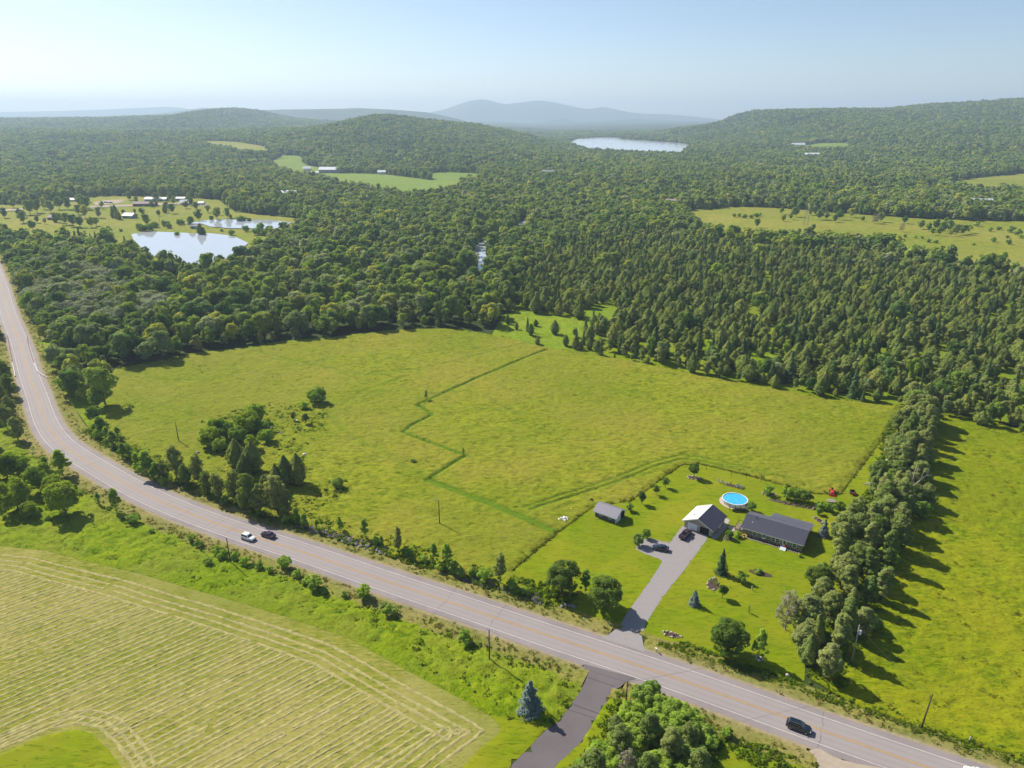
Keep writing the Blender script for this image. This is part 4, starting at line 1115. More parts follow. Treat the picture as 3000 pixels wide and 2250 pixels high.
def simple(seed, kind):
    """far trees: the same outlines with few, larger sprays"""
    if kind == 0: return crown_round(seed, 15.0, 11.0, 0.5, 420, 1.9, clumps=18, top=0.85, core=0.62, up=1.0)
    if kind == 1: return crown_cedar(seed, 10.0, 5.0, 0.0, 300, 1.3)
    return crown_cone(seed, 13.0, 4.6, 0.2, 300, 1.4)
def clump(seed, kind):
    """several crowns far off, read as one canopy lump"""
    rng = np.random.default_rng(seed)
    parts = []
    for k in range(3):
        s = rng.uniform(0.8, 1.1)
        c = crown_round(seed * 7 + k, 14.0 * s, 10.0 * s, 0.5, 120, 3.0, clumps=10, top=0.85, core=0.7, up=1.1) if kind == 0 else crown_cone(seed * 7 + k, 14.0 * s, 5.5, 0.2, 90, 2.4)
        parts.append((c[0] + np.array((rng.uniform(-5, 5), rng.uniform(-5, 5), 0)), c[1]))
    return join(parts)
def withtrunk(key):
    return PROTO[key][0]
lod0 = [withtrunk('wood%d' % i) for i in range(4)] + [withtrunk('woodcedar%d' % i) for i in range(4)] + [withtrunk('woodspruce%d' % i) for i in range(4)] + [withtrunk('willow%d' % i) for i in range(3)] + [withtrunk('woodpale%d' % i) for i in range(4)]
lod1 = [fast_mesh('far_crown', *simple(200 + i, 0), 'leaf_broad') for i in range(4)] + [fast_mesh('far_crown', *simple(210 + i, 1), 'leaf_cedar') for i in range(3)] + [fast_mesh('far_crown', *simple(220 + i, 2), 'leaf_spruce') for i in range(3)] + [fast_mesh('far_crown', *simple(225 + i, 0), 'leaf_hedge') for i in range(2)]
lod2 = [fast_mesh('canopy_lump', *clump(230 + i, 0), 'leaf_broad') for i in range(4)] + [fast_mesh('canopy_lump', *clump(240 + i, 2), 'leaf_spruce') for i in range(2)] + [fast_mesh('canopy_lump', *clump(250 + i, 0), 'leaf_hedge') for i in range(2)]
rest = ~single
Zt = terrain(PTS[:, 0], PTS[:, 1])
rot = frng.uniform(0, 6.28, len(PTS))
near = rest & (dist < 620); midd = rest & (dist >= 620) & (dist < 1650); farr = rest & (dist >= 1650)
def push(name, sel, coll, base, counts, offs, label, hs):
    kk = kind[sel].copy()
    kk[(kk == 3) & (counts[3] == 0)] = 0
    s = H[sel] / np.array(hs)[kk]
    ix = np.array(offs)[kk] + (frng.random(sel.sum()) * np.array(counts)[kk]).astype(int)
    wf = W[sel] * base
    scatter(name, PTS[sel], Zt[sel], np.column_stack([s * wf, s * wf, s]), rot[sel], ix, coll, label)
push('forest', near, hidden_collection('forest_near', lod0), 1.0, [4, 4, 4, 3, 4], [0, 4, 8, 12, 15], 'mixed woods behind the fields, read as one mass', [15, 10, 13, 14, 12])
push('forest', midd, hidden_collection('forest_mid', lod1), 1.05, [4, 3, 3, 0, 2], [0, 4, 7, 0, 10], 'wide forest spreading over the valley beyond the river', [15, 10, 13, 14, 15])
push('forest', farr, hidden_collection('forest_far', lod2), 1.0, [4, 2, 2, 0, 2], [0, 4, 4, 0, 6], 'far forest covering the hills up to their crests', [15, 13, 13, 14, 13])

# --- trees standing in the far pastures
def px_plants(kind, items, label, group):
    for a, b, h in items: plant(kind, at(a, b), h * 1.22, prng.uniform(0.85, 1.2), label, group)
px_plants('wood', [(2217, 668, 9), (2294, 650, 7), (2316, 645, 8), (2328, 637, 11), (2289, 629, 8), (2373, 632, 10), (2387, 631, 10), (2400, 645, 11), (2420, 645, 9), (2445, 652, 8), (2459, 645, 11), (2493, 638, 10), (2527, 650, 6), (2445, 632, 10), (2410, 630, 9),
                   (2579, 652, 10), (2380, 682, 8), (2649, 656, 8), (2341, 686, 5)], 'single tree standing in the wide right pasture', 'trees of the right pasture')
px_plants('grey', [(2560, 657, 10), (2640, 681, 9), (2568, 655, 9)], 'grey half bare tree in the wide right pasture', 'bare trees of the right pasture')
px_plants('wood', [(2696, 672, 9), (2720, 680, 9), (2740, 676, 11), (2760, 684, 11), (2780, 680, 11), (2800, 690, 10), (2820, 688, 9), (2750, 692, 8), (2785, 694, 8), (2835, 684, 8), (2770, 668, 10), (2730, 690, 7)], 'tree in the round grove standing in the right pasture', 'grove in the right pasture')
px_plants('shrub', [(2909, 711, 4.5), (2954, 718, 4.5), (2719, 711, 3.5), (2741, 714, 3), (2860, 664, 5), (2980, 690, 6), (2960, 682, 6), (2900, 680, 4), (2925, 676, 4), (2990, 700, 4), (2150, 637, 4), (2165, 637, 4.5), (2180, 640, 4.5), (2200, 641, 4.5), (2215, 637, 4.5), (2225, 634, 4), (2030, 634, 3.5), (2045, 648, 3.5),
                    (2700, 702, 3), (2680, 700, 3), (2620, 694, 3), (2600, 692, 3), (2580, 690, 3), (2650, 697, 3), (2560, 688, 2.5), (2790, 724, 2.5), (2950, 700, 3), (2850, 720, 2.5)], 'dark shrub in the wide right pasture', 'shrubs of the right pasture')
px_plants('wood', [(583, 650, 13), (636, 645, 13), (667, 640, 11), (418, 634, 9), (466, 634, 7), (505, 627, 11), (488, 618, 10), (363, 633, 7), (396, 628, 6), (545, 612, 9), (560, 668, 11), (430, 664, 12), (677, 644, 6), (69, 655, 12), (97, 676, 10), (110, 655, 8), (133, 657, 6), (268, 668, 11), (283, 664, 9), (195, 660, 12), (215, 665, 12),
                   (235, 668, 11), (180, 655, 10), (250, 640, 14), (290, 640, 12), (90, 630, 16), (110, 625, 15), (150, 625, 14), (175, 615, 15), (200, 615, 14), (240, 610, 16), (130, 615, 14), (255, 615, 15), (60, 640, 10), (165, 652, 8), (455, 604, 9), (400, 600, 10), (510, 600, 10), (560, 604, 10), (380, 588, 11), (300, 612, 9), (330, 622, 7), (460, 590, 11), (500, 590, 10), (555, 596, 10), (575, 615, 9), (610, 625, 9), (640, 632, 9), (40, 610, 12), (15, 640, 11), (80, 600, 13), (230, 600, 12), (190, 602, 12), (230, 630, 11), (120, 720, 11), (75, 730, 12), (100, 735, 12), (20, 700, 13), (40, 720, 12), (10, 735, 12)],
          'tree on the pasture around the two ponds', 'trees around the ponds')
px_plants('woodcedar', [(332, 640, 10), (345, 644, 9), (352, 646, 8), (163, 652, 9), (588, 690, 10), (598, 690, 7), (445, 607, 8), (484, 625, 9), (340, 636, 12)], 'dark cedar on the pasture around the two ponds', 'cedars around the ponds')
px_plants('bush', [(410, 676, 7), (420, 678, 6), (440, 678, 7), (455, 668, 6), (485, 664, 6), (495, 670, 5), (530, 660, 6), (620, 646, 5), (704, 650, 6), (714, 648, 5), (355, 680, 3), (680, 690, 5), (755, 690, 7), (765, 675, 7), (790, 680, 6), (775, 692, 6), (830, 672, 7), (720, 680, 6), (730, 650, 4), (520, 692, 4), (650, 680, 3)], 'rounded bush on the banks of the two ponds', 'bushes around the ponds')

# ------------------------------------------------------------------ grass tufts, weeds, stones, hay
def tuft(seed, n, h, w):
    """a tussock: thin blades leaning outwards"""
    rng = np.random.default_rng(seed)
    a = rng.uniform(0, 6.28, n); r = rng.uniform(0, w * 0.35, n); lean = rng.uniform(0.3, 1.3, n); hh = h * rng.uniform(0.55, 1.1, n); ww = rng.uniform(0.08, 0.16, n)
    base = np.column_stack([r * np.cos(a), r * np.sin(a), np.zeros(n)])
    tip = base + np.column_stack([np.cos(a) * lean * hh, np.sin(a) * lean * hh, hh])
    t = np.column_stack([-np.sin(a), np.cos(a), np.zeros(n)]) * ww[:, None]
    mid = base * 0.5 + tip * 0.5 + np.array((0, 0, 1)) * (hh * 0.08)[:, None]
    V = np.stack([base - t * 0.6, base + t * 0.6, mid + t, mid - t, tip], 1).reshape(-1, 3)
    F = []
    for i in range(n):
        o = i * 5
        F += [(o, o + 1, o + 2), (o, o + 2, o + 3), (o + 3, o + 2, o + 4)]
    return V, np.array(F)
def weed(seed, h, w, n=70, leaf=0.26):
    return crown_round(seed, h, w, 0.0, n, leaf, clumps=7, core=0.4, up=1.3)
def stone(seed, s=1.0):
    return blob(np.random.default_rng(seed), (0.5 * s, 0.42 * s, 0.34 * s), (0, 0, 0.16 * s), 7, 4)
def pts_in(pol, density, seed, keep=None):
    rng = np.random.default_rng(seed)
    lo, hi = pol.min(0), pol.max(0)
    n = int((hi - lo).prod() * density)
    P = lo + rng.random((n, 2)) * (hi - lo)
    P = P[inside(P, pol)]
    P = P[in_view(P, 0.1)]
    if keep is not None: P = P[keep(P)]
    return P, rng
def strew(name, P, rng, coll, k, s0, s1, label, z=0.0):
    s = rng.uniform(s0, s1, len(P))
    scatter(name, P, np.zeros(len(P)) + z, np.column_stack([s * rng.uniform(0.8, 1.3, len(P)), s * rng.uniform(0.8, 1.3, len(P)), s]), rng.uniform(0, 6.28, len(P)), rng.integers(0, k, len(P)), coll, label)
cm = hidden_collection('tuft_meadow', [fast_mesh('tuft', *tuft(i, 26, 0.42, 1.2), 'tuft_meadow') for i in range(4)])
cr = hidden_collection('tuft_rough', [fast_mesh('tuft', *tuft(10 + i, 22, 0.6, 1.0), 'tuft_rough') for i in range(3)] + [fast_mesh('weed', *weed(20 + i, 0.6, 1.5, 110, 0.3), 'tuft_rough') for i in range(4)] + [fast_mesh('weed', *weed(30 + i, 0.8, 1.1), 'leaf_bright') for i in range(1)])
cd = hidden_collection('tuft_dry', [fast_mesh('tuft', *tuft(40 + i, 18, 0.55, 0.7), 'tuft_dry') for i in range(3)] + [fast_mesh('tuft', *tuft(50, 18, 0.5, 0.7), 'tuft_rough')])
not_mown = lambda P: mown(P) < 0.25
P, g_ = pts_in(MEADOW, 0.55, 1, lambda P: not_mown(P) & (vnoise(P[:, 0] / 5, P[:, 1] / 5, 77) > 0.35))
strew('meadow_grass', P, g_, cm, 4, 0.6, 1.15, 'tussocks of tall grass all over the unmown fields', 0.1)
# uncut fringe along the mown edges
fr = np.vstack([resample(poly([(1497, 1675), (1633, 1562), (1737, 1485)]), 0.5), resample(poly([(1845, 1469), (1904, 1429), (1955, 1390), (2000, 1361), (2054, 1359), (2190, 1393), (2289, 1420), (2389, 1447), (2461, 1449)]), 0.5), resample(poly([(2461, 1449), (2520, 1372), (2612, 1250)]), 0.6)])
g_ = np.random.default_rng(8)
fr = np.vstack([fr + g_.normal(0, 0.25, fr.shape) + np.array((-0.25, 0.35)) for _ in range(3)])
strew('edge_grass', fr, g_, cm, 4, 0.35, 0.75, 'taller uncut fringe between lawn and meadow')
mb_ = []
for l, w, s in mown_w[:3]:
    c = resample(l, 0.6); t_ = np.gradient(c, axis=0); t_ /= np.linalg.norm(t_, axis=1)[:, None]; n_ = np.column_stack([-t_[:, 1], t_[:, 0]])
    if n_[0, 1] < 0: n_ = -n_
    mb_.append(c + n_ * (w + 0.35) + g_.normal(0, 0.15, c.shape))
mb_ = np.vstack(mb_)
strew('edge_grass', mb_, g_, cm, 4, 0.5, 0.9, 'tall cut edge along the mown lines')
P, g_ = pts_in(RIGHT, 0.5, 2, lambda P: vnoise(P[:, 0] / 4, P[:, 1] / 4, 78) > 0.35)
strew('meadow_grass', P, g_, cm, 4, 0.6, 1.1, 'tussocks of tall grass all over the right field', 0.1)
P, g_ = pts_in(ROUGH, 0.9, 3, lambda P: (vnoise(P[:, 0] / 6, P[:, 1] / 5, 79) > 0.33) & (seg_dist(P, HAY, True)[0] > 2.5))
strew('weeds', P, g_, cr, 8, 0.35, 1.0, 'rank weeds and tall grass between road and hay field')
far_bank = np.vstack([seq((150, 1280), (1620, 1865), 9.0), seq((1620, 1865), (150, 1280), 17.0)])
P, g_ = pts_in(far_bank, 1.3, 4, lambda P: vnoise(P[:, 0] / 5, P[:, 1] / 5, 80) > 0.25)
strew('weeds', P, g_, cr, 8, 0.6, 1.5, 'rank weeds on the far bank of the road')
hedge_ground = np.vstack([poly([(2600, 1230), (2560, 1400), (2500, 1520), (2440, 1640), (2400, 1780), (2370, 1900), (2360, 2000), (2470, 2030), (2560, 1840), (2640, 1640), (2690, 1420), (2720, 1240)])])
P, g_ = pts_in(hedge_ground, 0.9, 6)
strew('weeds', P, g_, cr, 8, 0.7, 1.6, 'weeds under the hedgerow')
thicket = poly([(590, 1240), (760, 1180), (960, 1180), (960, 1260), (880, 1330), (980, 1420), (1040, 1440), (900, 1520), (700, 1480), (600, 1330)])
P, g_ = pts_in(thicket, 0.6, 7)
strew('weeds', P, g_, cr, 8, 0.5, 1.5, 'weeds around the meadow thicket')
ditch = np.vstack([seq((1890, 1930), (3200, 2420), 8.4), seq((3200, 2420), (1890, 1930), 11.6)])
P, g_ = pts_in(ditch, 1.8, 9, lambda P: ~inside(P, DRIVE))
strew('weeds', P, g_, cr, 8, 0.5, 1.1, 'weeds in the ditch along the road')
for sgn in (1, -1):
    band = np.vstack([seq((0, 830), (3280, 2440), sgn * 6.0), seq((3280, 2440), (0, 830), sgn * 9.5)])
    P, g_ = pts_in(band, 0.9, 12 + sgn, lambda P: keep_verge(P) & (vnoise(P[:, 0] / 4, P[:, 1] / 4, 81) > 0.3))
    strew('verge_tufts', P, g_, cd, 4, 0.45, 0.95, 'dry tufts on the road verge', 0.08)
corner = poly([(1840, 2010), (1790, 2060), (1740, 2150), (1690, 2220), (1640, 2300), (2100, 2300), (2110, 2180), (2040, 2100), (1960, 2040)])
P, g_ = pts_in(corner, 1.0, 15)
strew('weeds', P, g_, cr, 8, 0.5, 1.3, 'weeds under the corner clump')
P, g_ = pts_in(np.vstack([seq((1960, 2030), (2390, 2160), -9), seq((2390, 2160), (1960, 2030), -14)]), 1.6, 16)
strew('weeds', P, g_, cr, 8, 0.5, 1.2, 'weeds on the near verge right of the corner clump')

# stones and violet flowers on the far bank
bank = np.vstack([seq((780, 1585), (1640, 1875), 9.0), seq((1640, 1875), (780, 1585), 12.5)])
P, g_ = pts_in(bank, 1.5, 17, lambda P: (vnoise(P[:, 0] / 7, P[:, 1] / 7, 82) > 0.52) & ~inside(P, DRIVE))
strew('bank_stones', P, g_, hidden_collection('bank_stones', [fast_mesh('stone', *stone(i), 'rock') for i in range(4)]), 4, 0.5, 1.3, 'grey broken stones along the far road bank')
P, g_ = pts_in(bank, 1.1, 18, lambda P: (vnoise(P[:, 0] / 6, P[:, 1] / 6, 83) > 0.45) & ~inside(P, DRIVE))
strew('violet_flowers', P, g_, hidden_collection('violet_flowers', [fast_mesh('flower', *weed(60 + i, 0.7, 0.9, 60, 0.16), 'flower_violet') for i in range(3)]), 3, 0.6, 1.1, 'violet flowers among stones along the far road bank')

# hay lying in rows
def in_hay(P, margin):
    d, _ = seg_dist(P, HAY, True)
    ok = inside(P, HAY) & (d > margin) & ~inside(P, GREEN)
    dg, _ = seg_dist(P, GREEN, True)
    return ok & (dg > 1.0)
hv = []; hf = []
hr = np.random.default_rng(4)
def hay_row(line, seed):
    r = np.random.default_rng(seed)
    c = resample(line, 0.55)
    if len(c) < 4: return
    c = c + np.cumsum(r.normal(0, 0.02, c.shape), 0) * 0.6
    t = np.gradient(c, axis=0); t /= np.linalg.norm(t, axis=1)[:, None] + 1e-9
    n = np.column_stack([-t[:, 1], t[:, 0]])
    w = 0.17 + 0.16 * r.random(len(c)) + 0.16 * vnoise(c[:, 0] / 2.5, c[:, 1] / 2.5, 57); h = 0.05 + 0.07 * r.random(len(c))
    keepm = in_hay(c, 3.0) & (vnoise(c[:, 0] / 3.1, c[:, 1] / 3.1, 55) > 0.035)
    o = len(hv) and sum(len(v) for v in hv)
    z = 0.05
    V = np.stack([np.column_stack([c - n * w[:, None], np.full(len(c), z)]), np.column_stack([c - n * w[:, None] * 0.4, z + h * 0.8]), np.column_stack([c + n * w[:, None] * 0.35, z + h]), np.column_stack([c + n * w[:, None], np.full(len(c), z)])], 1)
    hv.append(V.reshape(-1, 3))
    for i in range(len(c) - 1):
        if keepm[i] and keepm[i + 1]:
            a = o + i * 4
            for k in range(3): hf.append((a + k, a + 4 + k, a + 5 + k, a + k + 1))
hdir = np.array((math.cos(math.radians(40.6)), math.sin(math.radians(40.6)))); hn = np.array((-hdir[1], hdir[0]))
border = resample(HAY[:16], 1.0)
bt = np.gradient(border, axis=0); bt /= np.linalg.norm(bt, axis=1)[:, None]
for _ in range(40): bt[1:-1] = (bt[1:-1] * 2 + bt[:-2] + bt[2:]) / 4
bt /= np.linalg.norm(bt, axis=1)[:, None]
bn = np.column_stack([bt[:, 1], -bt[:, 0]])
for j, dd in enumerate((3.8, 5.8, 7.8, 9.7)):
    hay_row(border + bn * dd, 300 + j)
gb = resample(GREEN[1:8], 1.0); gt_ = np.gradient(gb, axis=0); gt_ /= np.linalg.norm(gt_, axis=1)[:, None]; gn_ = np.column_stack([-gt_[:, 1], gt_[:, 0]])
for j, dd in enumerate((1.6, 3.2, 4.8)): hay_row(gb + gn_ * dd, 320 + j)
db, _ = None, None
c0 = np.array((-60.0, 115.0))
for j in range(-82, 83):
    base = c0 + hn * (j * 1.6 + hr.normal(0, 0.2))
    s = np.arange(-130, 130, 1.0)
    L = base + hdir * s[:, None]
    m = in_hay(L, 9.2)
    if m.sum() < 6: continue
    ii = np.where(m)[0]
    cuts = np.where(np.diff(ii) > 1)[0]
    st = 0
    for e in list(cuts) + [len(ii) - 1]:
        segm = L[ii[st]:ii[e] + 1]
        if len(segm) > 5:
            segm = segm + hn * (0.25 * np.sin(np.arange(len(segm)) * 0.07 + j))[:, None]
            hay_row(segm, 400 + j)
        st = e + 1
HV = np.vstack(hv); HV[:, :2] += hr.normal(0, 0.05, HV[:, :2].shape); HV[:, 2] += hr.uniform(-0.02, 0.05, len(HV))
o = link('hay', fast_mesh('hay', HV, np.array(hf), 'hay'))
tag(o, 'rows of cut pale hay drying on the mown field', None, None, 'stuff')

# ------------------------------------------------------------------ buildings
plain('siding_brown', (0.25, 0.205, 0.165), rough=0.8, var=0.1, scale=0.8)
plain('siding_taupe', (0.38, 0.32, 0.27), rough=0.8, var=0.1, scale=0.8)
plain('siding_dark', (0.11, 0.088, 0.09), rough=0.8, var=0.12, scale=0.8)
plain('trim_white', (0.72, 0.71, 0.69), rough=0.6, var=0.06)
plain('door_white', (0.74, 0.76, 0.78), rough=0.5, var=0.05)
plain('glass_dark', (0.02, 0.03, 0.035), rough=0.08, var=0.1, spec=0.8)
plain('dark_inside', (0.012, 0.012, 0.014), rough=0.9, var=0.1)
plain('roof_navy', (0.045, 0.045, 0.068), rough=0.5, var=0.22, scale=1.5, spec=0.5)
plain('roof_lilac', (0.18, 0.172, 0.21), rough=0.55, var=0.12, scale=1.5, spec=0.5)
plain('roof_metal', (0.12, 0.115, 0.15), rough=0.42, var=0.2, scale=0.9, spec=0.6)
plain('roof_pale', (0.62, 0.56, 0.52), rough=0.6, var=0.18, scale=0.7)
plain('vent_black', (0.02, 0.02, 0.022), rough=0.6, var=0.1)
plain('deck_wood', (0.20, 0.16, 0.12), rough=0.85, var=0.25, scale=4)
plain('red_paint', (0.55, 0.03, 0.035), rough=0.4, var=0.12, coat=0.3)
plain('yellow_plastic', (0.62, 0.42, 0.03), rough=0.5, var=0.1)
plain('white_plastic', (0.72, 0.68, 0.64), rough=0.5, var=0.08)
plain('pool_wall', (0.42, 0.38, 0.35), rough=0.6, var=0.12)
plain('stone_edge', (0.44, 0.36, 0.31), rough=0.9, var=0.2, scale=3)

def pool_water():
    m, n, l, b = nmat('pool_water')
    tc = n.new('ShaderNodeTexCoord')
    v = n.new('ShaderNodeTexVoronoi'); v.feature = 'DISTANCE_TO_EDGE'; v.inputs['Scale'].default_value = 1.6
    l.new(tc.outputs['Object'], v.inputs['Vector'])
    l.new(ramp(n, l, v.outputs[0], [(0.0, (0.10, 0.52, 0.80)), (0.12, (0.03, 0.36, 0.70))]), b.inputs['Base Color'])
    b.inputs['Roughness'].default_value = 0.12
pool_water()

def frame_of(pa, pb, z=0.03):
    a, b = at(*pa, 0.0), at(*pb, 0.0)
    d = b - a
    return a, math.atan2(d[1], d[0]), float(np.linalg.norm(d))

def window(parent, x, z, w, h, panes=2, y=0.0, name='window'):
    f = MB(); t = 0.09
    f.box(x - w / 2, x + w / 2, y - 0.07, y, z, z + t).box(x - w / 2, x + w / 2, y - 0.07, y, z + h - t, z + h)
    f.box(x - w / 2, x - w / 2 + t, y - 0.07, y, z + t, z + h - t).box(x + w / 2 - t, x + w / 2, y - 0.07, y, z + t, z + h - t)
    f.box(x - w / 2 + t, x + w / 2 - t, y - 0.065, y, z + h / 2 - 0.035, z + h / 2 + 0.035)
    wo = f.build(name, 'trim_white', parent)
    for k in range(panes):
        z0 = z + t + k * (h / 2 - t / 2); z1 = z0 + h / 2 - t - 0.02
        MB().box(x - w / 2 + t, x + w / 2 - t, y - 0.03, y + 0.0, z0, z1).build('pane', 'glass_dark', wo)
    return wo

def slab(p0, p1, x0, x1, th=0.12, axis='x'):
    """roof plane between two eave/ridge lines given in the cross section"""
    (a0, z0), (a1, z1) = p0, p1
    d = Vector((a1 - a0, z1 - z0)).normalized(); nn = Vector((-d.y, d.x))
    if nn.y < 0: nn = -nn
    pr = [(a0, z0), (a1, z1), (a1 + nn.x * th, z1 + nn.y * th), (a0 + nn.x * th, z0 + nn.y * th)]
    return MB().prism(pr, x0, x1, axis=axis)

# the house
A, RZ, L = frame_of((2173.5, 1567), (2347.6, 1619))
house = thing('house', 'long low brown house with dark roof and white front steps beside the pool', 'house', (A[0], A[1], 0.02), RZ)
D0, EZ, RZT = 9.4, 2.65, 4.35
w = MB(); w.prism([(0, -0.1), (D0, -0.1), (D0, EZ), (D0 / 2, RZT), (0, EZ)], 0, L, axis='x'); w.build('wall', 'siding_brown', house)
w = MB(); w.prism([(D0 + 0.003, -0.1), (13.0, -0.1), (13.0, 2.1), (D0 + 0.003, 2.5)], 5.7, L - 0.01, axis='x'); w.build('rear_wing', 'siding_brown', house)
rf = slab((-0.45, EZ - 0.13), (D0 / 2, RZT + 0.03), -0.45, L + 0.45).build('front_roof', 'roof_navy', house)
rb = slab((D0 + 0.45, EZ - 0.13), (D0 / 2, RZT + 0.03), -0.45, L + 0.45).build('rear_roof', 'roof_metal', house)
rw = slab((13.4, 2.08), (D0 - 0.2, 2.88), 5.3, L + 0.42, th=0.10).build('wing_roof', 'roof_metal', house)
rib = MB()
for k in range(36):
    x = -0.3 + k * 0.49
    y0, z0, y1, z1 = D0 + 0.43, EZ + 0.0, D0 / 2 + 0.2, RZT + 0.09
    rib.prism([(y0, z0), (y1, z1), (y1, z1 + 0.05), (y0, z0 + 0.05)], x, x + 0.06, axis='x')
    if x > 5.4: rib.prism([(13.35, 2.19), (D0 + 0.5, 2.92), (D0 + 0.5, 2.97), (13.35, 2.24)], x + 0.2, x + 0.26, axis='x')
tag(rib.build('roof_ribs', 'roof_metal', house), kind='stuff')
MB().box(-0.46, L + 0.46, -0.52, -0.455, EZ - 0.30, EZ - 0.05).build('fascia', 'trim_white', house)
for k, xx in enumerate((-0.47, L + 0.452)):
    MB().prism([(-0.45, EZ - 0.3), (D0 / 2, RZT - 0.15), (D0 + 0.45, EZ - 0.3), (D0 + 0.45, EZ - 0.14), (D0 / 2, RZT + 0.02), (-0.45, EZ - 0.14)], xx, xx + 0.02, axis='x').build('gable_trim', 'trim_white', house)
window(house, 3.4, 0.95, 1.1, 1.35)
aw = window(house, 6.0, 0.95, 1.1, 1.35)
MB().box(5.6, 6.4, -0.45, -0.08, 0.98, 1.4).build('air_conditioner', 'trim_white', house)
window(house, 8.55, 0.85, 1.1, 1.45); window(house, 9.7, 0.85, 1.1, 1.45)
window(house, 14.2, 0.95, 1.1, 1.35)
dr_ = MB().box(11.05, 12.1, -0.08, 0.0, 0.5, 2.5).build('door', 'trim_white', house)
MB().box(11.25, 11.9, -0.1, -0.02, 1.0, 2.35).build('pane', 'glass_dark', dr_)
MB().tube((11.98, -0.13, 1.35), (11.98, -0.05, 1.35), 0.04).build('handle', 'steel', dr_)
st = MB().box(10.75, 12.35, -1.25, -0.001, 0, 0.5).box(10.75, 12.35, -1.6, -1.25, 0, 0.34).box(10.75, 12.35, -1.95, -1.6, 0, 0.17).build('front_steps', 'door_white', house)
for x, y, r, h, nm in ((2.6, 3.9, 0.09, 0.9, 'chimney_pipe'), (2.0, 2.2, 0.14, 0.3, 'roof_vent'), (15.0, 4.2, 0.07, 0.45, 'roof_vent')):
    zz = EZ + (RZT - EZ) * y / (D0 / 2)
    MB().tube((x, y, zz), (x, y, zz + h), r, n=10).build(nm, 'vent_black' if nm != 'roof_vent' or x > 5 else 'trim_white', rf)
dk = MB().box(-2.4, -0.01, 1.2, 4.6, 0.0, 0.8).build('deck', 'deck_wood', house)
for k in range(4):
    MB().box(-2.2 + 0.0, -0.9, 1.2 - 0.35 * (k + 1), 1.2 - 0.35 * k - 0.003, 0, 0.8 - 0.2 * (k + 1) + 0.06).build('deck_step', 'deck_wood', house)
rl = MB()
for x, y in ((-2.35, 1.25), (-2.35, 2.9), (-2.35, 4.5), (-1.2, 4.55), (-0.1, 4.55), (-2.3, -0.1), (-0.85, -0.1), (-0.85, 1.2)):
    b0 = 0.8 if y > 1 else 0.1
    rl.box(x - 0.05, x + 0.05, y - 0.05, y + 0.05, b0, b0 + 1.0)
rl.tube((-2.35, 1.25, 1.75), (-2.35, 4.5, 1.75), 0.05).tube((-2.35, 4.55, 1.75), (-0.1, 4.55, 1.75), 0.05).tube((-2.3, -0.1, 1.05), (-2.35, 1.25, 1.75), 0.05).tube((-0.85, -0.1, 1.05), (-0.85, 1.2, 1.75), 0.05)
rl.build('railing', 'vent_black', house)

# the garage
A, RZ, L = frame_of((2004, 1544), (2084, 1573))
gar = thing('garage', 'taupe two door gable garage with pale left roof slope at the driveway end', 'garage', (A[0], A[1], 0.04), RZ)
D0, EZ, RT = 9.2, 2.5, 4.45
MB().prism([(0, -0.1), (L, -0.1), (L, EZ), (L / 2, RT), (0, EZ)], 0, D0, axis='y').build('wall', 'siding_taupe', gar)
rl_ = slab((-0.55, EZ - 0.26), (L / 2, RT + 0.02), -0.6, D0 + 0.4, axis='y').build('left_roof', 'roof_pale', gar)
rr_ = slab((L + 0.55, EZ - 0.26), (L / 2, RT + 0.02), -0.6, D0 + 0.4, axis='y').build('right_roof', 'roof_navy', gar)
for yy in (-0.66, D0 + 0.41):
    MB().prism([(-0.55, EZ - 0.45), (L / 2, RT - 0.2), (L + 0.55, EZ - 0.45), (L + 0.55, EZ - 0.22), (L / 2, RT + 0.02), (-0.55, EZ - 0.22)], yy, yy + 0.05, axis='y').build('gable_trim', 'trim_white', gar)
gd = MB().box(1.1, 3.9, -0.05, 0.0, 0, 2.15).build('garage_door', 'door_white', gar)
for r in range(4):
    for c in range(4):
        MB().box(1.17 + c * 0.68, 1.17 + c * 0.68 + 0.6, -0.075, -0.045, 0.08 + r * 0.52, 0.08 + r * 0.52 + 0.44).build('panel', 'door_white', gd)
gd2 = MB().box(4.85, 7.5, -0.04, 0.0, 0, 2.15).build('open_doorway', 'dark_inside', gar)
for c in range(5): MB().box(4.85 + c * 0.64, 4.85 + c * 0.64 + 0.09, -0.07, -0.035, 0, 2.12).build('door_bar', 'vent_black', gd2)
MB().box(4.2, 4.45, -0.2, 0.0, 1.7, 2.0).build('wall_lamp', 'white_plastic', gar)
sd = MB().box(L, L + 0.06, 5.2, 6.2, 0, 2.05).build('side_door', 'door_white', gar)
MB().tube((1.9, 2.2, EZ + 0.9), (1.9, 2.2, EZ + 1.7), 0.1).build('roof_pipe', 'deck_wood', rl_)
WALK = poly([(2083, 1578), (2096, 1580), (2112, 1566), (2128, 1546), (2138, 1524), (2124, 1516), (2112, 1524)], 0.05)
sheet('garage_path', WALK, 0.085, 'concrete')
sheet('stone_path', poly([(2130, 1543), (2140, 1538), (2165, 1552), (2160, 1560), (2146, 1556)], 0.05), 0.09, 'stone_edge')

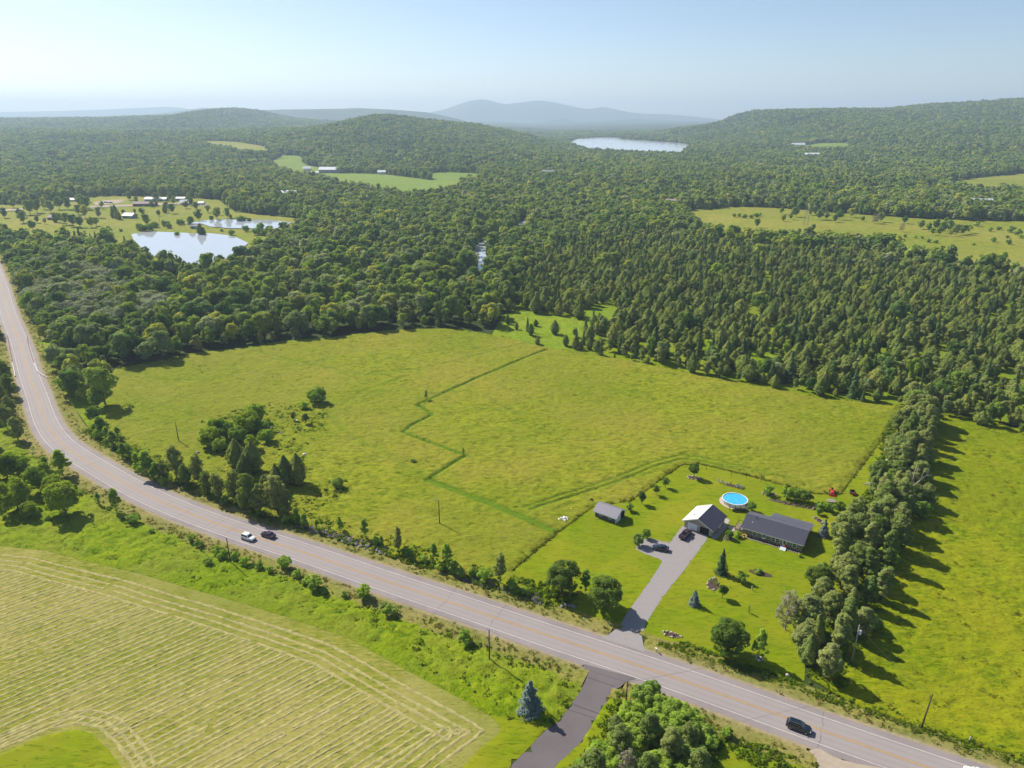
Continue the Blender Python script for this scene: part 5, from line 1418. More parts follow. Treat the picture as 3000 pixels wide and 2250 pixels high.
# the shed
A, RZ, L = frame_of((1743, 1512.5), (1803.5, 1534.5))
shed = thing('shed', 'dark brown shed with grey lilac gable roof beside the meadow edge', 'shed', (A[0], A[1], 0.02), RZ)
D0, EZ, RT = 5.3, 2.05, 3.5
MB().prism([(0, -0.1), (D0, -0.1), (D0, EZ), (D0 / 2, RT), (0, EZ)], 0, L, axis='x').build('wall', 'siding_dark', shed)
slab((-0.45, EZ - 0.22), (D0 / 2, RT + 0.02), -0.5, L + 0.5, axis='x').build('front_roof', 'roof_lilac', shed)
slab((D0 + 0.45, EZ - 0.22), (D0 / 2, RT + 0.02), -0.5, L + 0.5, axis='x').build('rear_roof', 'roof_lilac', shed)
MB().box(-0.52, L + 0.52, -0.52, -0.455, EZ - 0.38, EZ - 0.14).build('fascia', 'trim_white', shed)
for xx in (-0.56, L + 0.502):
    MB().prism([(-0.45, EZ - 0.42), (D0 / 2, RT - 0.18), (D0 + 0.45, EZ - 0.42), (D0 + 0.45, EZ - 0.2), (D0 / 2, RT + 0.02), (-0.45, EZ - 0.2)], xx, xx + 0.05, axis='x').build('gable_trim', 'trim_white', shed)
for cx, cy in ((0, 0), (L, 0), (L, D0)):
    MB().box(cx - 0.07, cx + 0.07, cy - 0.07, cy + 0.07, 0, EZ - 0.15).build('corner_board', 'trim_white', shed)
window(shed, 1.9, 0.75, 0.95, 0.8); window(shed, 4.9, 0.75, 0.95, 0.8)
sdo = MB().box(L, L + 0.06, 0.35, 2.9, 0, 2.0).build('shed_door', 'door_white', shed)
MB().box(L + 0.06, L + 0.1, 1.6, 1.66, 0.02, 1.98).build('door_joint', 'trim_white', sdo)
MB().box(L, L + 0.05, 3.2, 4.9, 0.0, 2.0).build('rear_door', 'dark_inside', shed)

# buildings far off
plain('roof_white', (0.74, 0.74, 0.75), rough=0.6, var=0.06)
plain('roof_rust', (0.50, 0.33, 0.29), rough=0.7, var=0.15)
plain('roof_brown', (0.30, 0.23, 0.21), rough=0.8, var=0.12)
plain('wall_grey', (0.22, 0.23, 0.26), rough=0.8, var=0.1)
plain('wall_blue', (0.20, 0.30, 0.38), rough=0.8, var=0.1)
plain('wall_white', (0.66, 0.66, 0.66), rough=0.7, var=0.06)
plain('wall_red', (0.16, 0.075, 0.06), rough=0.8, var=0.15)
def farm(px, py, w, d, h, rise, roof, wall, rz, label, cat='building', name='farm_building'):
    p = at(px, py)
    z = float(terrain(p[0], p[1])) + 0.3
    t = thing(name, label, cat, (p[0], p[1], z), math.radians(rz))
    MB().prism([(0, -0.5), (d, -0.5), (d, h), (d / 2, h + rise), (0, h)], -w / 2, w / 2, axis='x').build('wall', wall, t)
    r = MB()
    r.add(slab((-0.5, h - 0.2), (d / 2, h + rise + 0.05), -w / 2 - 0.5, w / 2 + 0.5, 0.25).v, [(0, 1, 2, 3), (7, 6, 5, 4), (0, 4, 5, 1), (1, 5, 6, 2), (2, 6, 7, 3), (3, 7, 4, 0)])
    r.build('roof', roof, t)
    slab((d + 0.5, h - 0.2), (d / 2, h + rise + 0.05), -w / 2 - 0.5, w / 2 + 0.5, 0.25).build('roof', roof, t)
    n = max(2, int(w / 5))
    for k in range(n):
        x = -w / 2 + (k + 0.5) * w / n
        if k == n // 2: MB().box(x - 0.7, x + 0.7, -0.12, 0, 0, 2.2).build('door', 'wall_white' if wall != 'wall_white' else 'wall_grey', t)
        else: MB().box(x - 0.6, x + 0.6, -0.1, 0, 1.0, 2.2).build('window', 'glass_dark', t)
    return t
farm(374, 642, 13, 9, 3.5, 2.6, 'roof_white', 'wall_grey', -12, 'white roofed shed on the pasture left of the ponds')
farm(152, 646, 12, 8, 3, 2.2, 'roof_brown', 'wall_red', -15, 'small brown house among trees left of the ponds', 'house', 'farm_house')
farm(212, 592, 24, 9, 3.0, 1.6, 'roof_white', 'wall_white', 4, 'long pale building behind the trees at far left')
farm(106, 583, 16, 10, 3.5, 2.2, 'roof_white', 'wall_blue', -8, 'blue sided building with pale roof at far left')
farm(127, 582, 10, 8, 3.5, 2.0, 'roof_white', 'wall_grey', 30, 'small dark building right of the blue sided one')
farm(439, 592, 14, 9, 3.6, 2.2, 'roof_white', 'wall_blue', 0, 'pale roofed house with greenish walls behind the pond pasture', 'house', 'farm_house')
farm(476, 591, 11, 8, 3.2, 1.8, 'roof_white', 'wall_grey', 0, 'low pale roofed building right of the greenish house')
farm(422, 606, 28, 10, 3.6, 2.2, 'roof_brown', 'wall_red', 3, 'long brown building along the far road')
farm(528, 590, 12, 9, 3.6, 1.6, 'roof_white', 'wall_grey', 0, 'dark building with white roof edge behind the pond pasture')
farm(542, 602, 12, 10, 3, 3.6, 'roof_white', 'wall_white', 12, 'white domed shed at the edge of the pond pasture')
farm(589, 602, 7, 6, 3, 1.6, 'roof_white', 'wall_white', 0, 'tiny white hut near the far trees', 'hut', 'hut')
farm(848, 584, 22, 10, 9, 2.5, 'roof_white', 'wall_grey', 2, 'white roofed building rising out of the forest above the ponds')
farm(571, 672, 9, 6, 3, 1.2, 'wall_grey', 'wall_blue', 0, 'grey blue hut between the two ponds', 'hut', 'hut')
farm(965, 508, 44, 16, 7, 5, 'roof_white', 'wall_grey', -4, 'big white roofed barn at the head of the green valley field', 'barn', 'barn')
farm(900, 503, 16, 12, 6, 4, 'roof_white', 'wall_white', 10, 'white barn left of the big valley barn', 'barn', 'barn')
farm(920, 512, 18, 10, 4, 2, 'roof_white', 'wall_white', 5, 'low white shed in front of the valley barns')
farm(1118, 512, 16, 10, 5, 3, 'roof_white', 'wall_white', 0, 'white house above the green valley field', 'house', 'farm_house')
farm(1375, 548, 26, 14, 7, 4, 'roof_rust', 'roof_rust', 6, 'pinkish roofed barn in the forest beside the valley field', 'barn', 'barn')
farm(1402, 550, 22, 12, 6, 3, 'roof_rust', 'wall_white', -8, 'pinkish roofed house right of the pinkish barn', 'house', 'farm_house')
farm(1606, 524, 24, 12, 13, 2, 'wall_grey', 'wall_grey', 0, 'grey roof showing through the forest in the middle distance')
farm(1975, 614, 24, 14, 9, 3, 'roof_brown', 'wall_red', -20, 'dark red barn at the edge of the right pasture', 'barn', 'barn')
farm(2852, 612, 14, 10, 11, 2, 'roof_white', 'wall_white', 8, 'white house among the trees behind the right pasture', 'house', 'farm_house')
farm(2887, 618, 14, 10, 11, 3, 'roof_white', 'wall_white', -10, 'pale roofed house right of the white house behind the right pasture', 'house', 'farm_house')
farm(2382, 466, 40, 16, 12, 3, 'roof_white', 'wall_white', 0, 'white building low on the right hill', 'building')
farm(2340, 434, 40, 16, 10, 5, 'roof_white', 'wall_white', 0, 'pale farm at the left end of the hillside clearing', 'building')

# ------------------------------------------------------------------ vehicles
def paint(name, col, rough=0.25, coat=0.8):
    return plain(name, col, rough=rough, var=0.05, scale=1.0, spec=0.5, coat=coat)
paint('paint_black', (0.006, 0.012, 0.02)); paint('paint_white', (0.72, 0.72, 0.72)); paint('paint_navy', (0.01, 0.014, 0.05)); paint('paint_plum', (0.03, 0.018, 0.045)); paint('paint_maroon', (0.035, 0.012, 0.02))
plain('car_glass', (0.015, 0.025, 0.04), rough=0.05, var=0.05, spec=0.9)
plain('lamp_clear', (0.7, 0.72, 0.75), rough=0.15, var=0.05)
plain('lamp_red', (0.45, 0.01, 0.02), rough=0.2, var=0.05)
plain('rim_metal', (0.35, 0.35, 0.36), rough=0.35, metal=0.6, var=0.1)

def loft(secs):
    """closed body from cross sections (x, half width, z low, z high, shoulder)"""
    m = MB(); ring = []
    for x, hw, z0, z1, sh in secs:
        zm = z0 + (z1 - z0) * 0.55
        ring.append([(x, -hw * 0.9, z0), (x, -hw, z0 + (z1 - z0) * 0.2), (x, -hw, zm), (x, -hw * sh, z1), (x, -hw * sh * 0.5, z1 + 0.02), (x, hw * sh * 0.5, z1 + 0.02), (x, hw * sh, z1), (x, hw, zm), (x, hw, z0 + (z1 - z0) * 0.2), (x, hw * 0.9, z0)])
    n = len(ring[0])
    V = [p for r in ring for p in r]
    F = [tuple(range(n)), tuple(range(len(V) - 1, len(V) - n - 1, -1))]
    for i in range(len(ring) - 1):
        for j in range(n):
            F.append((i * n + j, (i + 1) * n + j, (i + 1) * n + (j + 1) % n, i * n + (j + 1) % n))
    return m.add(V, F)

def wheel(parent, x, y, r):
    s = 1 if y > 0 else -1
    m = MB(); m.M = Matrix.Translation((x, y, r)) @ Matrix.Rotation(math.pi / 2, 4, 'X')
    m.lathe([(r * 0.55, -0.11), (r * 0.95, -0.11), (r, -0.06), (r, 0.06), (r * 0.95, 0.11), (r * 0.55, 0.11)], 18)
    t = m.build('wheel', 'black_rubber', parent, True)
    k = MB(); k.M = m.M
    k.lathe([(0.001, 0.09 * -s), (r * 0.3, 0.1 * -s), (r * 0.6, 0.085 * -s)], 12).lathe([(0.001, -0.05), (r * 0.6, -0.05)], 12)
    k.build('rim', 'rim_metal', t, True)

def vehicle(name, label, cat, px, py, heading, pt, kind, z):
    p = at(px, py, z)
    o = thing(name, label, cat, (p[0], p[1], z), heading)
    if kind == 'pickup':
        secs = [(-2.75, 0.90, 0.45, 0.95, 0.95), (-2.6, 0.95, 0.38, 1.02, 0.96), (-1.0, 0.97, 0.36, 1.02, 0.96), (1.3, 0.97, 0.36, 1.06, 0.94), (2.4, 0.94, 0.38, 1.02, 0.88), (2.72, 0.84, 0.45, 0.88, 0.84)]
        cab = (-0.95, -0.75, 0.75, 1.25, 1.72); L0 = 2.75
    elif kind == 'suv':
        secs = [(-2.3, 0.80, 0.45, 0.98, 0.92), (-2.15, 0.92, 0.34, 1.05, 0.94), (-1.2, 0.95, 0.3, 1.04, 0.94), (0.9, 0.95, 0.3, 1.02, 0.92), (1.9, 0.92, 0.33, 0.94, 0.86), (2.25, 0.80, 0.42, 0.80, 0.8), (2.33, 0.62, 0.48, 0.66, 0.8)]
        cab = (-2.12, -1.75, 0.30, 1.05, 1.62); L0 = 2.3
    else:
        secs = [(-2.3, 0.76, 0.42, 0.90, 0.9), (-2.15, 0.88, 0.32, 0.96, 0.92), (-1.2, 0.91, 0.27, 0.94, 0.93), (0.9, 0.91, 0.27, 0.93, 0.92), (1.9, 0.88, 0.3, 0.84, 0.85), (2.25, 0.74, 0.4, 0.72, 0.8), (2.32, 0.56, 0.46, 0.6, 0.8)]
        cab = (-1.75, -1.15, 0.2, 1.0, 1.42); L0 = 2.3
    b = loft(secs).build('body', pt, o, True)
    md = b.modifiers.new('edge', 'EDGE_SPLIT'); md.split_angle = math.radians(40)
    zb = 0.98 if kind != 'sedan' else 0.9
    x0, x1, x2, x3, zt = cab
    wb, wt = 0.84, 0.68
    cv = [(x0, -wb, zb), (x3, -wb, zb), (x3, wb, zb), (x0, wb, zb), (x1, -wt, zt), (x2, -wt, zt), (x2, wt, zt), (x1, wt, zt)]
    cf = [(4, 5, 6, 7), (0, 1, 5, 4), (1, 2, 6, 5), (2, 3, 7, 6), (3, 0, 4, 7)]
    MB().add(cv, cf).build('cabin', pt, o)
    rz_ = MB().box(x1 + 0.02, x2 - 0.05, -wt + 0.03, wt - 0.03, zt - 0.01, zt + 0.05, tx=0.1, ty=0.08).build('roof', pt, o)
    def pane(nm, ids, k0=0.1, k1=0.9, l0=0.12, l1=0.88, out=0.012):
        a, bb, c, d = [Vector(cv[i]) for i in ids]
        nn = (bb - a).cross(d - a).normalized()
        def q(s, t): return (a.lerp(bb, s)).lerp(d.lerp(c, s), t) + nn * out
        MB().add([tuple(q(k0, l0)), tuple(q(k1, l0)), tuple(q(k1, l1)), tuple(q(k0, l1))], [(0, 1, 2, 3)]).build(nm, 'car_glass', o)
    pane('windscreen', (1, 2, 6, 5)); pane('rear_window', (3, 0, 4, 7))
    for s0, s1 in ((0.06, 0.46), (0.52, 0.9)) if kind != 'pickup' else ((0.1, 0.48), (0.54, 0.92)):
        pane('side_window', (0, 1, 5, 4), s0, s1, 0.14, 0.86); pane('side_window', (2, 3, 7, 6), 1 - s1, 1 - s0, 0.14, 0.86)
    r = 0.36 if kind != 'sedan' else 0.32
    wx = 1.75 if kind == 'pickup' else 1.42
    for x in (-wx, wx):
        for y in (-0.86, 0.86): wheel(o, x, y, r)
    for s in (-1, 1):
        MB().box(L0 - 0.28, L0 - 0.06, s * 0.62 - 0.16, s * 0.62 + 0.16, 0.68, 0.84, tx=0.03, ty=0.02).build('headlight', 'lamp_clear', o)
        MB().box(-L0 - 0.02, -L0 + 0.16, s * 0.72 - 0.12, s * 0.72 + 0.12, 0.78, 0.96, tx=0.02, ty=0.02).build('tail_light', 'lamp_red', o)
        MB().box(x3 - 0.35, x3 - 0.15, s * 0.98 - 0.1, s * 0.98 + 0.1, 1.0, 1.16, tx=0.03, ty=0.03).build('mirror', pt, o)
    MB().box(L0 - 0.06, L0 + 0.05, -0.7, 0.7, 0.38, 0.58, tx=0.02, ty=0.05).build('front_bumper', 'vent_black', o)
    MB().box(-L0 - 0.06, -L0 + 0.05, -0.75, 0.75, 0.40, 0.6, tx=0.02, ty=0.05).build('rear_bumper', 'vent_black', o)
    if kind == 'pickup':
        MB().box(-2.6, -1.05, -0.78, 0.78, 1.0, 1.035).build('bed_floor', 'dark_inside', o)
        for s in (-1, 1): MB().box(-2.68, -1.0, s * 0.88 - 0.06, s * 0.88 + 0.06, 1.0, 1.16).build('bed_side', pt, o)
        MB().box(-2.74, -2.64, -0.82, 0.82, 1.0, 1.16).build('tailgate', pt, o)
    elif kind == 'suv':
        for s in (-1, 1): MB().tube((x1 + 0.2, s * 0.6, zt + 0.09), (x2 - 0.2, s * 0.6, zt + 0.09), 0.025).build('roof_rail', 'steel', o)
    return o
def road_heading(px, py, back=False):
    i = int(np.argmin(((RC - at(px, py, ROAD_Z)) ** 2).sum(1)))
    return math.atan2(tg[i, 1], tg[i, 0]) + (math.pi if back else 0)
def on_lane(px, py, lane):
    """picture point -> the same place along the road, centred in a lane"""
    i = int(np.argmin(((RC - at(px, py, ROAD_Z)) ** 2).sum(1)))
    return RC[i] + NRM[i] * lane
def place(o, xy): o.location.x, o.location.y = float(xy[0]), float(xy[1])
v = vehicle('car', 'black sport utility car driving on the main road near the lower right', 'car', 2340, 2140, road_heading(2340, 2140), 'paint_black', 'suv', ROAD_Z + 0.01); place(v, on_lane(2337, 2132, -1.75))
v = vehicle('car', 'white sport utility car coming down the road beyond the bend', 'car', 738, 1585, road_heading(738, 1585), 'paint_white', 'suv', ROAD_Z + 0.01); place(v, on_lane(737, 1580, -1.75))
v = vehicle('car', 'dark plum car passing the white car on the main road', 'car', 787, 1572, road_heading(787, 1572, True), 'paint_plum', 'sedan', ROAD_Z + 0.01); place(v, on_lane(790, 1576, 1.75))
d1 = at(1905, 1604, 0.06) - at(1962, 1614, 0.06)
vehicle('car', 'dark blue car parked on the gravel pad', 'car', 1934, 1610, math.atan2(d1[1], d1[0]), 'paint_navy', 'sedan', 0.08)
d1 = at(2018, 1556, 0.06) - at(1997, 1577, 0.06)
vehicle('pickup_truck', 'dark maroon pickup truck parked before the white garage door', 'truck', 2008, 1570, math.atan2(d1[1], d1[0]), 'paint_maroon', 'pickup', 0.08)
v = vehicle('car', 'white vehicle only its roof showing at the bottom edge of the picture', 'car', 2805, 2262, road_heading(2800, 2270, True), 'paint_white', 'suv', ROAD_Z + 0.01); place(v, on_lane(2862, 2297, 1.75))
for k, (a, b, pt, lab) in enumerate(((310, 594, 'paint_navy', 'dark car on the far gravel lot, left of three'), (317, 595, 'paint_white', 'white car on the far gravel lot, middle of three'), (326, 595, 'paint_plum', 'dark car on the far gravel lot, right of three'))):
    vehicle('car', lab, 'car', a, b, 0.2, pt, 'suv', 1.52)

# red tractor and cart at the field corner
p = at(2437, 1445, 0.1); tr = thing('tractor', 'small red tractor with front loader at the corner of the main field', 'tractor', (p[0], p[1], 0.06), math.radians(-112))
loft([(-1.3, 0.3, 0.5, 0.95, 0.9), (0.1, 0.34, 0.5, 1.0, 0.9), (0.9, 0.34, 0.5, 1.05, 0.85), (1.35, 0.28, 0.55, 0.95, 0.8)]).build('hood', 'red_paint', tr, True)
MB().box(-1.0, -0.5, -0.28, 0.28, 0.95, 1.1).box(-1.05, -0.95, -0.28, 0.28, 1.05, 1.55).build('seat', 'vent_black', tr)
for s in (-1, 1):
    wheel(tr, -0.85, s * 0.68, 0.55); wheel(tr, 0.95, s * 0.6, 0.34)
    MB().box(-1.35, -0.35, s * 0.72 - 0.16, s * 0.72 + 0.16, 1.05, 1.14).build('fender', 'red_paint', tr)
    MB().tube((0.0, s * 0.5, 1.1), (1.5, s * 0.5, 0.75), 0.07).tube((1.5, s * 0.5, 0.75), (1.9, s * 0.5, 0.35), 0.07).build('loader_arm', 'red_paint', tr)
MB().prism([(1.75, 0.08), (2.25, 0.08), (2.0, 0.2), (1.95, 0.6), (1.8, 0.6)], -0.85, 0.85).build('bucket', 'red_paint', tr)
MB().tube((-0.2, 0, 1.0), (-0.35, 0, 1.4), 0.025).lathe([(0.17, 1.38), (0.2, 1.4), (0.17, 1.42)], 12, (-0.36, 0, 0)).build('steering_wheel', 'vent_black', tr)
p = at(2498, 1447, 0.1); ct = thing('cart', 'black tub cart with red tailboard beside the mown track', 'cart', (p[0], p[1], 0.05), math.radians(-100))
t_ = MB(); t_.box(-1.0, 1.0, -0.65, 0.65, 0.45, 0.52).box(-1.0, 1.0, -0.7, -0.63, 0.45, 1.05).box(-1.0, 1.0, 0.63, 0.7, 0.45, 1.05).box(-1.05, -0.98, -0.7, 0.7, 0.45, 1.05)
t_.build('tub', 'vent_black', ct); MB().box(1.0, 1.08, -0.75, 0.75, 0.4, 0.95).build('tailboard', 'red_paint', ct)
for s in (-1, 1): wheel(ct, 0, s * 0.8, 0.32)
MB().tube((-1.0, 0, 0.45), (-1.9, 0, 0.4), 0.04).build('drawbar', 'vent_black', ct)

# ------------------------------------------------------------------ pool and yard things
pc = at(2153.5, 1461, 1.25)
pool = thing('swimming_pool', 'round above ground pool with bright blue water behind the garage', 'pool', (pc[0], pc[1], 0.02), 0.0)
R0 = 3.75
MB().lathe([(R0, 0), (R0, 1.2), (R0 - 0.04, 1.2), (R0 - 0.04, 0)], 48).build('wall', 'pool_wall', pool, False)
MB().lathe([(R0 - 0.12, 1.2), (R0 - 0.12, 1.27), (R0 + 0.12, 1.27), (R0 + 0.12, 1.2)], 48).build('rim', 'white_plastic', pool)
MB().lathe([(0.001, 1.12), (R0 - 0.05, 1.12)], 48).build('water', 'pool_water', pool)
for k in range(14):
    a = k * 2 * math.pi / 14
    q_ = MB().box(-0.06, 0.06, -0.05, 0.05, 0, 1.24).build('post', 'white_plastic', pool)
    q_.location = (math.cos(a) * (R0 + 0.05), math.sin(a) * (R0 + 0.05), 0); q_.rotation_euler = (0, 0, a)
dkp = MB().box(-2.3, 2.3, -R0 - 1.5, -R0 - 0.02, 0.95, 1.05)
for x in (-2.2, 0, 2.2): dkp.box(x - 0.05, x + 0.05, -R0 - 1.45, -R0 - 1.35, 0, 0.95)
dkp.build('deck', 'deck_wood', pool)
for k, x in enumerate((-2.3, -0.78, 0.75)):
    MB().box(x, x + 1.5, -R0 - 1.56, -R0 - 1.51, 1.02, 1.95).build('rail_panel', 'white_plastic', pool)
for x in (-2.3, -0.79, 0.74, 2.28):
    MB().box(x - 0.05, x + 0.05, -R0 - 1.63, -R0 - 1.565, 0, 2.0).build('rail_post', 'vent_black', pool)
for k in range(4): MB().box(2.32 + k * 0.3, 2.62 + k * 0.3 - 0.004, -R0 - 1.4, -R0 - 0.4, 0.0, 0.86 - k * 0.22).build('step', 'deck_wood', pool)
for s in (-0.3, 0.3): MB().tube((s, -R0 + 0.3, 0.9), (s, -R0 + 0.3, 1.9), 0.03).tube((s, -R0 + 0.3, 1.9), (s, -R0 - 0.3, 1.9), 0.03).build('ladder_rail', 'steel', pool)
pool.rotation_euler = (0, 0, math.radians(-8))
sheet('pool_pad', np.array([pc + np.array((math.cos(a), math.sin(a))) * 4.6 for a in np.linspace(0, 6.28, 28)[:-1]]), 0.075, 'stone_edge')

def flower_bed(px, py, rx, ry, rz, label, stones=14, tall=0.7, seed=0, stone_mat='rock_pale'):
    """soil, a ring of single stones and flowering plants"""
    p = at(px, py, 0.03)
    t = thing('flower_bed', label, 'flower bed', (p[0], p[1], 0.05), rz)
    r = random.Random(seed)
    n = 20
    MB().add([(0, 0, 0.14)] + [(rx * math.cos(k * 6.283 / n), ry * math.sin(k * 6.283 / n), 0.02) for k in range(n)], [(0, k + 1, (k + 1) % n + 1) for k in range(n)]).build('soil', 'mulch', t)
    sm = fast_mesh('stone', *stone(seed, 0.62), stone_mat)
    for k in range(stones):
        a = k * 6.283 / stones
        a += r.uniform(-0.16, 0.16); w_ = r.uniform(0.86, 1.12)
        s = link('stone', sm, t); s.location = (rx * w_ * math.cos(a), ry * w_ * math.sin(a), 0); s.rotation_euler = (r.uniform(-.4, .4), r.uniform(-.4, .4), r.uniform(0, 6)); k_ = r.uniform(0.4, 1.25); s.scale = (k_, k_ * r.uniform(0.7, 1.2), k_)
    for k in range(max(3, int(rx * ry * 2))):
        a = r.uniform(0, 6.28); u_ = math.sqrt(r.random()) * 0.8
        me = fast_mesh('flowers', *weed(seed * 31 + k, tall * r.uniform(0.6, 1.2), 0.9, 60, 0.16), r.choice(['flower_mixed', 'leaf_bright', 'leaf_mid', 'leaf_shrub']))
        q = link('flowers', me, t); q.location = (rx * math.cos(a) * u_, ry * math.sin(a) * u_, 0.08)
    return t
flower_bed(2090, 1712, 1.5, 2.6, -0.3, 'large pale stone flower bed on the front lawn left of the young tree', 20, 0.9, 1)
flower_bed(1968, 1860, 2.0, 0.8, -0.4, 'stone edged flower bed on the lawn beside the driveway mouth', 14, 0.6, 2)
flower_bed(2228, 1680, 3.0, 1.2, -0.45, 'oval dark flower bed with a green mound on the front lawn', 0, 0.7, 3)
flower_bed(2033, 1400, 2.2, 1.2, -0.3, 'stone ringed bed around the dark tree at the far lawn corner', 14, 0.5, 4)
flower_bed(2252, 1448, 2.2, 1.3, -0.3, 'stone ringed flower bed right of the pool', 14, 0.7, 5)
flower_bed(2134, 1578, 1.4, 1.0, 0, 'small rocky flower bed between garage and house', 10, 0.6, 6)
flower_bed(2225, 1930, 0.8, 0.6, 0, 'small white stone ring at the foot of the thin birch', 9, 0.4, 7, 'white_plastic')
flower_bed(2398, 1524, 0.8, 2.0, 0.2, 'curved pale stone bed with yellow flowers behind the house', 12, 0.6, 8)
flower_bed(2330, 1479, 7.5, 1.0, -0.42, 'long dark border bed below the bush row', 30, 0.6, 9, 'rock')
flower_bed(2150, 1424, 3.2, 0.9, -0.45, 'planted border behind the pool with the white chairs', 18, 0.9, 10, 'rock')
hb = thing('garden_border', 'narrow planted border with pale stone edging along the house front', 'border', tuple(house.location), house.rotation_euler.z)
MB().box(0.0, 10.5, -1.0, -0.05, 0.02, 0.12).box(12.6, 16.0, -0.9, -0.05, 0.02, 0.12).build('soil', 'mulch', hb)
for k in range(20):
    x = 0.3 + k * 0.53
    s = link('edging_stone', fast_mesh('edging_stone', *stone(k, 0.55), 'stone_edge'), hb); s.location = (x, -1.05 + 0.1 * math.sin(k), 0.02)
    if k % 2 == 0:
        q = link('flowers', fast_mesh('flowers', *weed(500 + k, 0.6, 0.7, 50, 0.15), ['flower_mixed', 'leaf_mid', 'leaf_bright'][k % 3]), hb); q.location = (x, -0.5, 0.1)
for k in range(6):
    s = link('edging_stone', fast_mesh('edging_stone', *stone(50 + k, 0.55), 'stone_edge'), hb); s.location = (12.9 + k * 0.55, -0.95, 0.02)
rg = MB(); rg.M = Matrix.Translation((0.9, -0.75, 0.3)) @ Matrix.Rotation(0.5, 4, 'X')
rg.lathe([(0.55 + 0.17 * math.cos(a), 0.17 * math.sin(a)) for a in np.linspace(0, 6.283, 9)], 20)
o = rg.build('pool_ring', 'yellow_plastic', None, True); o.location = house.location; o.rotation_euler = house.rotation_euler
tag(o, 'yellow inflatable ring lying at the left front of the house', 'ring')
o = MB().lathe([(0.001, 0), (0.28, 0), (0.36, 0.5), (0.3, 0.55), (0.001, 0.5)], 12).build('flower_pot', 'red_paint'); tag(o, 'red flower pot on the white front steps', 'pot')
pz = house.matrix_basis @ Vector((12.0, -0.5, 0.5)); o.location = pz

def round_chair(px, py, rz, label):
    p = at(px, py, 0.05)
    t = thing('garden_chair', label, 'chair', (p[0], p[1], 0.04), rz)
    MB().lathe([(0.001, 0.42), (0.32, 0.42), (0.34, 0.46), (0.001, 0.47)], 14).build('seat', 'white_plastic', t)
    m = MB(); m.M = Matrix.Translation((0, 0.34, 0.86)) @ Matrix.Rotation(math.radians(72), 4, 'X'); m.lathe([(0.001, -0.03), (0.42, -0.03), (0.44, 0.0), (0.42, 0.03), (0.001, 0.03)], 18)
    m.build('backrest', 'white_plastic', t)
    for x in (-0.22, 0.22):
        for y in (-0.2, 0.22): MB().tube((x, y, 0), (x, y, 0.43), 0.03, n=6).build('leg', 'steel', t)
for a, b, lab in ((2107, 1414, 'first white round backed chair from the left behind the pool'), (2118, 1417, 'second white round backed chair from the left behind the pool'), (2160, 1429, 'third white round backed chair from the left behind the pool'), (2171, 1432, 'rightmost white round backed chair behind the pool')):
    round_chair(a, b, 0.6, lab)
for k, (a, b) in enumerate(((2069, 1378), (2142, 1392), (2186, 1401), (2229, 1413), (2272, 1424))):
    p = at(a, b, 0.03)
    t = thing('line_post', ['first', 'second', 'third', 'fourth', 'fifth'][k] + ' thin post from the left along the far lawn edge', 'post', (p[0], p[1], 0), 0.3)
    MB().tube((0, 0, -0.1), (0, 0, 1.9), 0.06, n=8).build('shaft', 'pole_wood', t)
    MB().box(-0.3, 0.3, -0.04, 0.04, 1.78, 1.86).build('crossbar', 'pole_wood', t)
p = at(2435, 1470, 0.05); t = thing('garden_table', 'low grey wooden slatted platform near the field corner', 'platform', (p[0], p[1], 0.03), -0.2)
for k in range(7): MB().box(-1.2, 1.2, -0.9 + k * 0.26, -0.9 + k * 0.26 + 0.2, 0.42, 0.47).build('slat', 'pole_wood_grey', t)
for x in (-1.0, 1.0):
    for y in (-0.8, 0.75): MB().box(x - 0.06, x + 0.06, y - 0.06, y + 0.06, 0, 0.418).build('leg', 'pole_wood_grey', t)
p = at(2395, 1487, 0.05); t = thing('garden_bench', 'white garden bench in front of the shrubs on the back lawn', 'bench', (p[0], p[1], 0.03), -0.4)
for k in range(3): MB().box(-0.8, 0.8, -0.3 + k * 0.18, -0.3 + k * 0.18 + 0.14, 0.44, 0.48).build('seat_slat', 'white_plastic', t)
for k in range(3): MB().box(-0.8, 0.8, 0.26, 0.3, 0.55 + k * 0.16, 0.55 + k * 0.16 + 0.12).build('back_slat', 'white_plastic', t)
for x in (-0.7, 0.7): MB().box(x - 0.05, x + 0.05, -0.3, -0.22, 0, 0.438).box(x - 0.05, x + 0.05, 0.2, 0.258, 0, 1.0).build('leg', 'white_plastic', t)
for k, (a, b) in enumerate(((2553, 1392), (2560, 1402), (2561, 1407), (2548, 1415), (2540, 1419), (2556, 1422))):
    p = at(a, b, 0.05); o = MB().box(-1.1, 1.1, -0.14, 0.14, 0, 0.06).box(-0.9, -0.7, -0.1, 0.1, -0.1, 0.0).build('plank', 'rock_pale')
    o.location = (p[0], p[1], 0.2); o.rotation_euler = (0, 0.02, prng.uniform(-0.4, 0.2)); tag(o, 'pale plank lying in the garden patch beside the mown track', 'plank', 'planks in the garden patch')
p = at(2600, 1356, 0.1); o = MB().lathe([(0.001, 0), (1.0, 0.0), (1.1, 0.4), (1.1, 1.2), (0.8, 1.7), (0.25, 1.85), (0.001, 1.85)], 16).build('water_tank', 'white_plastic', None, True); o.location = (p[0], p[1], 0); o.scale = (0.75, 0.75, 0.75); tag(o, 'white rounded tank half hidden at the edge of the hedgerow', 'tank')

